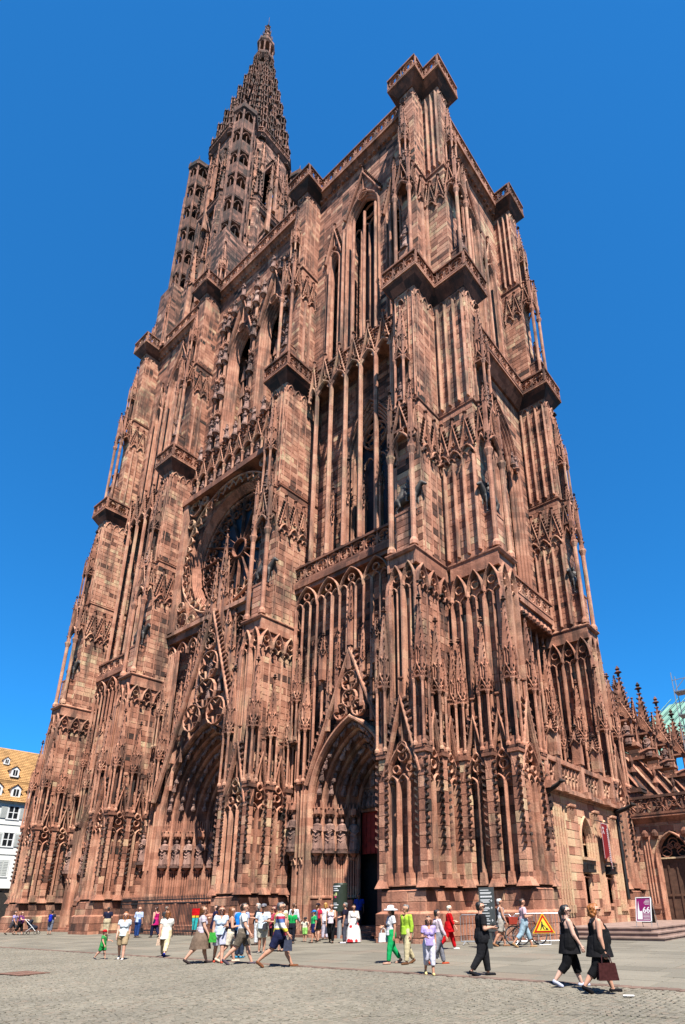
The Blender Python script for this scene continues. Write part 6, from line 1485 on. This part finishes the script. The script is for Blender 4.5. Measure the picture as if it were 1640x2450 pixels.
p=Q('dark-haired woman in pale pink jacket and grey trousers',3.85,-8.35,1.50,20,('loose',(225,205,215),1.8),('long',(140,140,150)),((32,26,28),'short'),'walk','swing',1.0,True,stride=.35,shoe=(185,80,50)); handbag(p,(205,205,212),'light grey carrier bag beside the woman in pale pink jacket',1,(.3,.1,.36),.1)
Q('white-haired woman dressed all in red walking by the plinth',1.15,-3.78,1.56,5,('tunic',(200,14,24),1.5),('long',(205,16,26)),((238,230,205),'short'),'walk',('swing','fold'),1.1,True,stride=.36,shoe=(238,232,228),lean=.08)
p=Q('man in black tee and black track trousers holding a camera',6.25,-10.0,1.68,8,('loose',(34,32,36),.7),('long',(36,36,40)),((34,26,24),'short'),'walk','fold',1.14,glasses=(70,30,30),stride=.22,shoe=(30,30,34))
loc,rz=at(p,(0,-.19,p['shz']-.15)); m=MB(); m.box(-.08,.08,-.03,.05,-.05,.05,.5); m.lathe(0,0,[(.01,0)],4) if 0 else None; m.tube([(0,-.02,0),(0,-.12,0)],.04,10); m.box(-.03,.03,-.02,.03,.05,.075,.5); ob('camera',m.mesh('photo_camera',mat('camera_body',(.02,.02,.022),.4)),None,loc,rz,label='black photo camera held by the man in black',category='camera')
p=Q('white-haired man in white vest and beige shorts with black rucksack',2.21,-1.9,1.74,5,('loose',(238,240,246),0),('shorts',(190,182,172)),((215,212,208),'short'),'walk','swing',1.06,stride=.22,skin=1,shoe=(150,110,80)); backpack(p,(28,28,32),'black rucksack on the man in white vest')
Q('man in pink checked shirt and washed denim capri trousers',3.2,-2.0,1.76,5,('loose',CHK,.7),('capri',(165,190,205)),((62,45,40),'short'),'walk',('fold','fold'),1.04,stride=.40,skin=1,shoe=(175,140,100))
Q('person in grey trousers half hidden behind the information pillar',1.75,-1.9,1.66,5,('tee',(150,160,190),.7),('long',(185,185,190)),((90,70,60),'short'),'walk','swing',stride=.3)
p=Q('dark-haired woman with ponytail in black vest top and black leggings',8.7,-10.75,1.60,2,('tunic',(30,29,32),0),('capri',(20,20,23)),((26,24,28),'pony'),'walk','swing',1.18,True,skin=3,glasses=(130,60,75),stride=.33,shoe=(195,200,225))
p=Q('woman with curly ginger hair in black tunic carrying a brown bag',9.5,-11.25,1.62,2,('tunic',(32,31,34),0),('capri',(22,22,25)),((165,100,45),'curly'),'walk',('down','down'),1.32,True,skin=0,glasses=(70,30,95),stride=.33,shoe=(24,22,26))
handbag(p,(70,38,38),'shiny brown leather handbag carried by the ginger-haired woman',-1,(.36,.16,.28),.13,.25)
# ================================================================== STREET THINGS
def txt(s,size,name,mt,parent,loc,rot,bold=0.,al='CENTER'):
    c=bpy.data.curves.new(name,'FONT'); c.body=s; c.size=size; c.align_x=al; c.extrude=.002; c.offset=bold
    t=bpy.data.objects.new('t',c); TS.collection.objects.link(t); TS.view_layers[0].update(); dg=TS.view_layers[0].depsgraph; me=bpy.data.meshes.new_from_object(t.evaluated_get(dg)); me.name=name
    bpy.data.objects.remove(t); me.materials.clear(); me.materials.append(mt); return ob(name,me,parent,loc,0,None,rot)
WP=mat('white_print',(.55,.55,.55),.5,.03); ANT=mat('anthracite_panel',(.045,.05,.05),.4,.1)
# information pillar
x,y=2.3,-2.95; T=thing('information_pillar','tall anthracite information pillar with white lettering lines','sign',(x,y,gz(x,y)+.015),.30); T.scale=(.8,)*3
m=MB(); m.box(-.13,.13,-.05,.05,0,.75,.5); ob('post',m.mesh('post',ANT),T)
m=MB(); m.box(-.34,.34,-.07,.07,.7,2.55,.5); ob('panel',m.mesh('panel',ANT),T)
m=MB(); F=FW(0,-.07)
for k,(v,a,b) in enumerate(((2.43,-.28,.12),(2.33,-.28,.24),(2.28,-.28,.2),(2.02,-.28,.16),(1.97,-.28,.1),(1.92,-.28,.14),(1.82,-.28,.0),(1.70,-.28,.1),(1.64,-.28,.14),(1.58,-.28,.02),(1.46,-.28,.1),(1.34,-.28,.12),(1.22,-.28,.06),(1.14,-.28,.12),(1.02,-.28,.08),(.9,-.28,.16))): m.fbox(F,a,b,v-.014,v+.014,0.002,.006,.5)
for k in range(6): m.fbox(F,-.27+.09*k,-.2+.09*k,2.12,2.19,.002,.006,.5)
for v in (1.98,1.68,1.16): m.fbox(F,.18,.26,v-.01,v+.01,.002,.006,.5); m.fbox(F,.21,.23,v-.05,v+.05,.002,.006,.5)
ob('lettering',m.mesh('lettering',WP),T)
# road works sign
x,y=3.35,-.75; T=thing('roadworks_sign','yellow and red triangular roadworks sign on a folding stand','road sign',(x,y,gz(x,y)+.02),.62); T.scale=(.76,)*3
def tri(r,v=.0): return [(r*math.cos(a),.86+v+r*math.sin(a)) for a in (math.pi/2+2*math.pi/3,math.pi/2+4*math.pi/3,math.pi/2)]
F=FW(0,-.02)
for nm,r,n,c in (('border',.63,.0,(250,205,40)),('red_band',.55,.012,(205,25,30)),('face',.40,.024,(252,225,70))): m=MB(); m.prism(F,tri(r,-.02),n-.01 if n else -.02,n,.5); ob(nm,m.mesh(nm,mat('sign_%s'%nm,S(*c),.4,.03)),T)
m=MB(); n0,n1=.026,.03
m.prism(F,circle(-.06,1.03,.035,10),n0,n1); m.prism(F,[(-.1,.98),(-.03,.99),(-.0,.86),(-.07,.82),(-.11,.88)],n0,n1); m.prism(F,[(-.11,.86),(-.06,.84),(-.1,.72),(-.13,.68),(-.17,.68)],n0,n1); m.prism(F,[(-.06,.85),(0,.86),(.02,.76),(.06,.68),(.01,.68),(-.03,.76)],n0,n1); m.prism(F,[(-.03,.93),(.07,.86),(.17,.72),(.15,.71),(.05,.84),(-.04,.9)],n0,n1); m.prism(F,[(.08,.68),(.24,.68),(.19,.76),(.14,.78)],n0,n1)
ob('worker_symbol',m.mesh('worker_symbol',mat('sign_black',(.015,.015,.015),.5)),T)
m=MB()
for s_ in (-1,1): m.tube([(s_*.3,0,.6),(s_*.28,-.12,.02)],.014,5); m.tube([(s_*.3,.03,.6),(s_*.3,.35,.02)],.014,5)
m.tube([(-.28,-.12,.03),(.28,-.12,.03)],.012,5); ob('stand',m.mesh('stand',ALU),T)
# poster board 66
x,y=5.45,4.25; T=thing('poster_board','purple poster board reading 66 in a white A-frame on the terrace','poster',(x,y,.752),.52); T.rotation_euler=(-.22,0,-.2); T.scale=(.78,)*3
PUR=mat('purple_poster',S(150,28,110),.5,.05); ZB=.26
m=MB(); 
for a,b,c,d in ((-.44,.44,ZB,ZB+.045),(-.44,.44,ZB+1.215,ZB+1.26),(-.44,-.4,ZB,ZB+1.25),(.4,.44,ZB,ZB+1.25)): m.fbox(FW(0,0),a,b,c,d,-.03,.025,.5)
ob('frame',m.mesh('frame',WP),T)
m=MB(); m.fbox(FW(0,0),-.4,.4,ZB+.04,ZB+1.22,-.01,.008,.5); ob('poster',m.mesh('poster',PUR),T)
m=MB(); F=FW(0,-.008)
m.prism(F,[(-.34,ZB+.12),(-.06,ZB+.12),(-.06,ZB+.52),(-.1,ZB+.55),(-.2,ZB+.53),(-.235,ZB+.6),(-.285,ZB+1.08),(-.335,ZB+.6),(-.34,ZB+.5)],.001,.004,.5)
for k,(a,v) in enumerate(((.12,1.1),(.07,1.03),(.03,.96),(.09,.89))): m.fbox(F,a,.34,ZB+v-.011,ZB+v+.011,.001,.004,.5)
for v in (.4,.33,.26,.19,.12): m.fbox(F,-.02,.35,ZB+v-.011,ZB+v+.011,.001,.004,.5)
ob('print',m.mesh('print',WP),T); txt('66',.42,'number',WP,T,(.165,-.012,ZB+.46),(math.pi/2,0,0),.008)
for s_ in (-1,1):
    m=MB(); m.tube([(s_*.43,0,0),(s_*.43,0,ZB)],.016,5); ob('leg',m.mesh('leg',ALU),T); m=MB(); m.tube([(s_*.42,.05,ZB+1.2),(s_*.42,.66,.15)],.016,5); ob('leg',m.mesh('leg',ALU),T)
m=MB(); m.add([(-.4,.08,ZB+1.15),(.4,.08,ZB+1.15),(.4,.5,ZB+.05),(-.4,.5,ZB+.05)],[(0,1,2,3),(3,2,1,0)],.5); ob('rear_panel',m.mesh('rear_panel',ANT),T)
# dark poster column by the portal
x,y=-8.0,.2; T=thing('poster_column','dark green cylindrical poster column with pale lettering by the portal','sign',(x,y,.27))
m=MB(); m.lathe(0,0,[(.12,0),(.12,1.3)],10); ob('post',m.mesh('post',ALU),T)
m=MB(); m.lathe(0,0,[(.36,1.25),(.36,2.5),(.33,2.58)],20); ob('drum',m.mesh('drum',mat('dark_green_print',(.022,.03,.022),.4,.1)),T)
m=MB()
def curved(u0,u1,v,h):
    n=5; vs=[]
    for k in range(n+1):
        a=(u0+(u1-u0)*k/n)/.36-.62; vs+= [(.364*math.sin(a),-.364*math.cos(a),v),(.364*math.sin(a),-.364*math.cos(a),v+h)]
    m.add(vs,[(2*k,2*k+2,2*k+3,2*k+1) for k in range(n)],.5)
curved(0.,.5,2.4,.05); curved(.1,.36,2.3,.04); curved(.08,.42,2.2,.05); curved(.12,.34,1.62,.03); curved(.06,.42,1.54,.04); curved(.1,.36,1.4,.06); ob('lettering',m.mesh('lettering',WP),T)
m=MB(); curved(.12,.2,1.96,.1); curved(.24,.34,1.98,.14); ob('flower_print',m.mesh('flower_print',mat('pale_yellow_print',S(225,225,150),.5)),T); m=MB(); curved(.2,.3,1.88,.1); ob('flower_print',m.mesh('pink_print',mat('pink_print',S(225,70,120),.5)),T)
# banner on the annex
T=thing('banner','long dark red banner with white border hanging on the low range','banner',(2.35,9.3,5.75),math.pi/2)
RED=mat('dark_red_cloth',S(140,16,24),.8,.15,3.); F=FW(0,0)
m=MB(); m.prism(F,[(0,0),(1.0,0),(1.0,-2.45),(.62,-1.75),(0,-1.9)],-.008,.008,.5); ob('cloth',m.mesh('banner_cloth',RED),T)
m=MB()
for path in ([(.04,-.04),(.96,-.04),(.96,-2.35),(.64,-1.7)],[(.04,-.04),(.04,-1.84)]): m.bar(F,path,.022,.004,.009,.5)
m.bar(F,[(.16,-.28),(.42,-.28)],.04,.004,.009); m.bar(F,[(.29,-.18),(.29,-.42)],.04,.004,.009); m.bar(F,[(.29,-.40),(.18,-.58)],.04,.004,.009); m.bar(F,[(.29,-.40),(.42,-.58)],.04,.004,.009)
for k in range(18): m.fbox(F,.80,.87,-.28-.1*k-.07,-.28-.1*k,.009,.012,.5)
ob('print',m.mesh('banner_print',WP),T)
m=MB(); m.tube([(-.3,0,.05),(1.15,0,.05)],.025,5); m.tube([(.1,0,.05),(.1,.5,.2)],.02,4); m.tube([(.9,0,.05),(.9,.5,.2)],.02,4); ob('pole',m.mesh('banner_pole',IRON),T)
# bicycles and barriers at the foot of the south-west pier
BRED=mat('red_bike_paint',S(170,25,30),.35,.05); RUB=mat('tyre_rubber',(.02,.02,.02),.8); CHR=mat('bright_steel',(.6,.6,.62),.25,.05,3,.9)
def ring(m,r,t,n=28,k=6):
    vs=[];fs=[]
    for i in range(n):
        a=2*math.pi*i/n
        for j in range(k): b=2*math.pi*j/k; rr=r+t*math.cos(b); vs.append((rr*math.cos(a),t*math.sin(b),rr*math.sin(a)))
    for i in range(n):
        for j in range(k): fs.append((i*k+j,((i+1)%n)*k+j,((i+1)%n)*k+(j+1)%k,i*k+(j+1)%k))
    m.add(vs,fs,.5)
m=MB(); ring(m,.325,.02); TYRE=m.mesh('tyre',RUB,True); m=MB(); ring(m,.30,.011); RIM=m.mesh('rim',CHR,True)
m=MB(); m.tube([(0,-.05,0),(0,.05,0)],.025,8)
for k in range(14): a=2*math.pi*k/14; m.tube([(.02*math.cos(a),.02*(-1)**k,.02*math.sin(a)),(.3*math.cos(a+.2),0,.3*math.sin(a+.2))],.0025,3)
SPK=m.mesh('spokes',CHR)
def bike(x,y,rz,label,paint,basket):
    T=thing('bicycle',label,'bicycle',(x,y,gz(x,y)+.018),rz,'bicycles parked by the pier')
    for X in (-.52,.52):
        W_=ob('wheel',SPK,T,(X,0,.345)); ob('tyre',TYRE,W_); ob('rim',RIM,W_)
    m=MB(); bb=(-.06,0,.3); st=(-.2,0,.78); hd=(.36,0,.82); hb=(.4,0,.68)
    for a,b,r in ((bb,st,.016),(bb,hb,.018),(st,hd,.015),((-.52,0,.345),bb,.011),((-.52,0,.345),st,.009),(hd,hb,.018),(hb,(.52,0,.345),.014)): m.tube([a,b],r,6)
    ob('frame',m.mesh('bike_frame',paint),T)
    m=MB(); m.tube([(.36,0,.82),(.33,0,.98)],.013,6); m.tube([(.22,-.28,1.0),(.33,-.16,1.0),(.34,0,.98),(.33,.16,1.0),(.22,.28,1.0)],.012,6); ob('handlebar',m.mesh('handlebar',CHR),T)
    m=MB(); m.tube([(-.2,0,.78),(-.23,0,.9)],.013,6); rc(m,(-.34,0,.93),(-.1,0,.92),.07,.03); ob('saddle',m.mesh('saddle',RUB),T)
    m=MB(); m.tube([(-.06,-.06,.3),(-.06,.06,.3)],.05,10); m.tube([(-.06,.08,.3),(.08,.1,.2)],.01,4); m.tube([(-.06,-.08,.3),(-.2,-.1,.4)],.01,4); m.box(.03,.13,.08,.16,.18,.2); m.box(-.25,-.15,-.16,-.08,.39,.41); ob('crankset',m.mesh('crankset',CHR),T)
    m=MB(); m.box(-.75,-.35,-.07,.07,.7,.72); m.tube([(-.7,0,.7),(-.52,0,.36)],.008,4); ob('carrier',m.mesh('carrier',IRON),T)
    if basket: m=MB(); m.frus((-.68,-.38,-.1,.1),(-.72,-.34,-.15,.15),.73,.98); ob('basket',m.mesh('basket',mat('orange_red_bag',S(190,70,50),.7,.2,9.)),T)
bike(2.1,-1.25,.25,'red bicycle with black tyres parked against the barrier',BRED,False); bike(2.75,-1.0,.9,'bicycle with an orange-red bag on the carrier beside the pier',mat('dark_bike_paint',S(60,20,26),.35,.05),True)
def barrier(x,y,rz,label):
    T=thing('crowd_barrier',label,'barrier',(x,y,gz(x,y)+.015),rz,'crowd barriers at the foot of the pier')
    m=MB(); m.tube([(-1.05,0,.12),(-1.05,0,1.0),(-.97,0,1.08),(.97,0,1.08),(1.05,0,1.0),(1.05,0,.12),(-1.05,0,.12)],.02,6); ob('frame',m.mesh('barrier_frame',ALU),T)
    b=MB(); b.tube([(0,0,.14),(0,0,1.07)],.008,4); bmm=b.mesh('bar',ALU)
    for k in range(15): ob('bar',bmm,T,(-.93+.133*k,0,0))
    for s_ in (-1,1): m=MB(); m.tube([(s_*.85,-.3,.015),(s_*.85,0,.14),(s_*.85,.3,.015)],.016,5); ob('foot',m.mesh('foot',ALU),T)
barrier(1.35,-1.55,.15,'grey metal crowd barrier behind the information pillar'); barrier(3.1,-.35,.7,'grey metal crowd barrier behind the bicycles')
# pram
T=thing('pram','white framed pram with dark hood pushed along the north front','pram',(-34.9,-3.1,gz(0,-3.1)+.02),rgt(math.radians(5)))
m=MB(); m.tube([(-.22,.45,1.0),(-.2,-.1,.5),(-.2,-.4,.18)],.018,5); m.tube([(.22,.45,1.0),(.2,-.1,.5),(.2,-.4,.18)],.018,5); m.tube([(-.22,.45,1.0),(.22,.45,1.0)],.02,5); m.tube([(-.2,.3,.2),(-.2,-.1,.5)],.016,5); m.tube([(.2,.3,.2),(.2,-.1,.5)],.016,5); ob('frame',m.mesh('pram_frame',WP),T)
m=MB(); rc(m,(0,.1,.5),(0,-.25,.45),.17,.15); rc(m,(0,.22,.75),(0,.1,.9),.18,.12); ob('seat',remesh_mesh(m,'pram_seat',cloth((40,44,58)),.03,1),T)
m=MB(); ring(m,.1,.02,14,5); wm=m.mesh('wheel',RUB)
for sx in (-1,1):
    for yy in (-.4,.3): ob('wheel',wm,T,(sx*.24,yy,.12),math.pi/2)
# cast iron plate and scraps on the square
x,y=-5.2,-15.2; o=ob('manhole_plate',None,None,(x,y,gz(x,y)+.03),.1,label='rusty brown iron cover plate set in the cobbles',category='manhole cover')
m=MB(); m.box(-.6,.6,-.4,.4,0,.012); ob('plate',m.mesh('plate',mat('rusty_iron',(.13,.07,.05),.7,.3)),o)
m=MB(); 
for a in (-.52,0,.52): m.box(a-.03,a+.03,-.36,.36,.012,.02)
ob('rib',m.mesh('rib',mat('rusty_iron',(.13,.07,.05))),o)
x,y=10.05,-11.55; m=MB(); m.frus((-.09,.09,-.06,.06),(-.09,.085,-.055,.06),0,.004); ob('paper_scrap',m.mesh('paper',WP),None,(x,y,gz(x,y)+.045),.4,label='scrap of white paper lying on the cobbles',category='paper')

bpy.data.scenes.remove(TS)
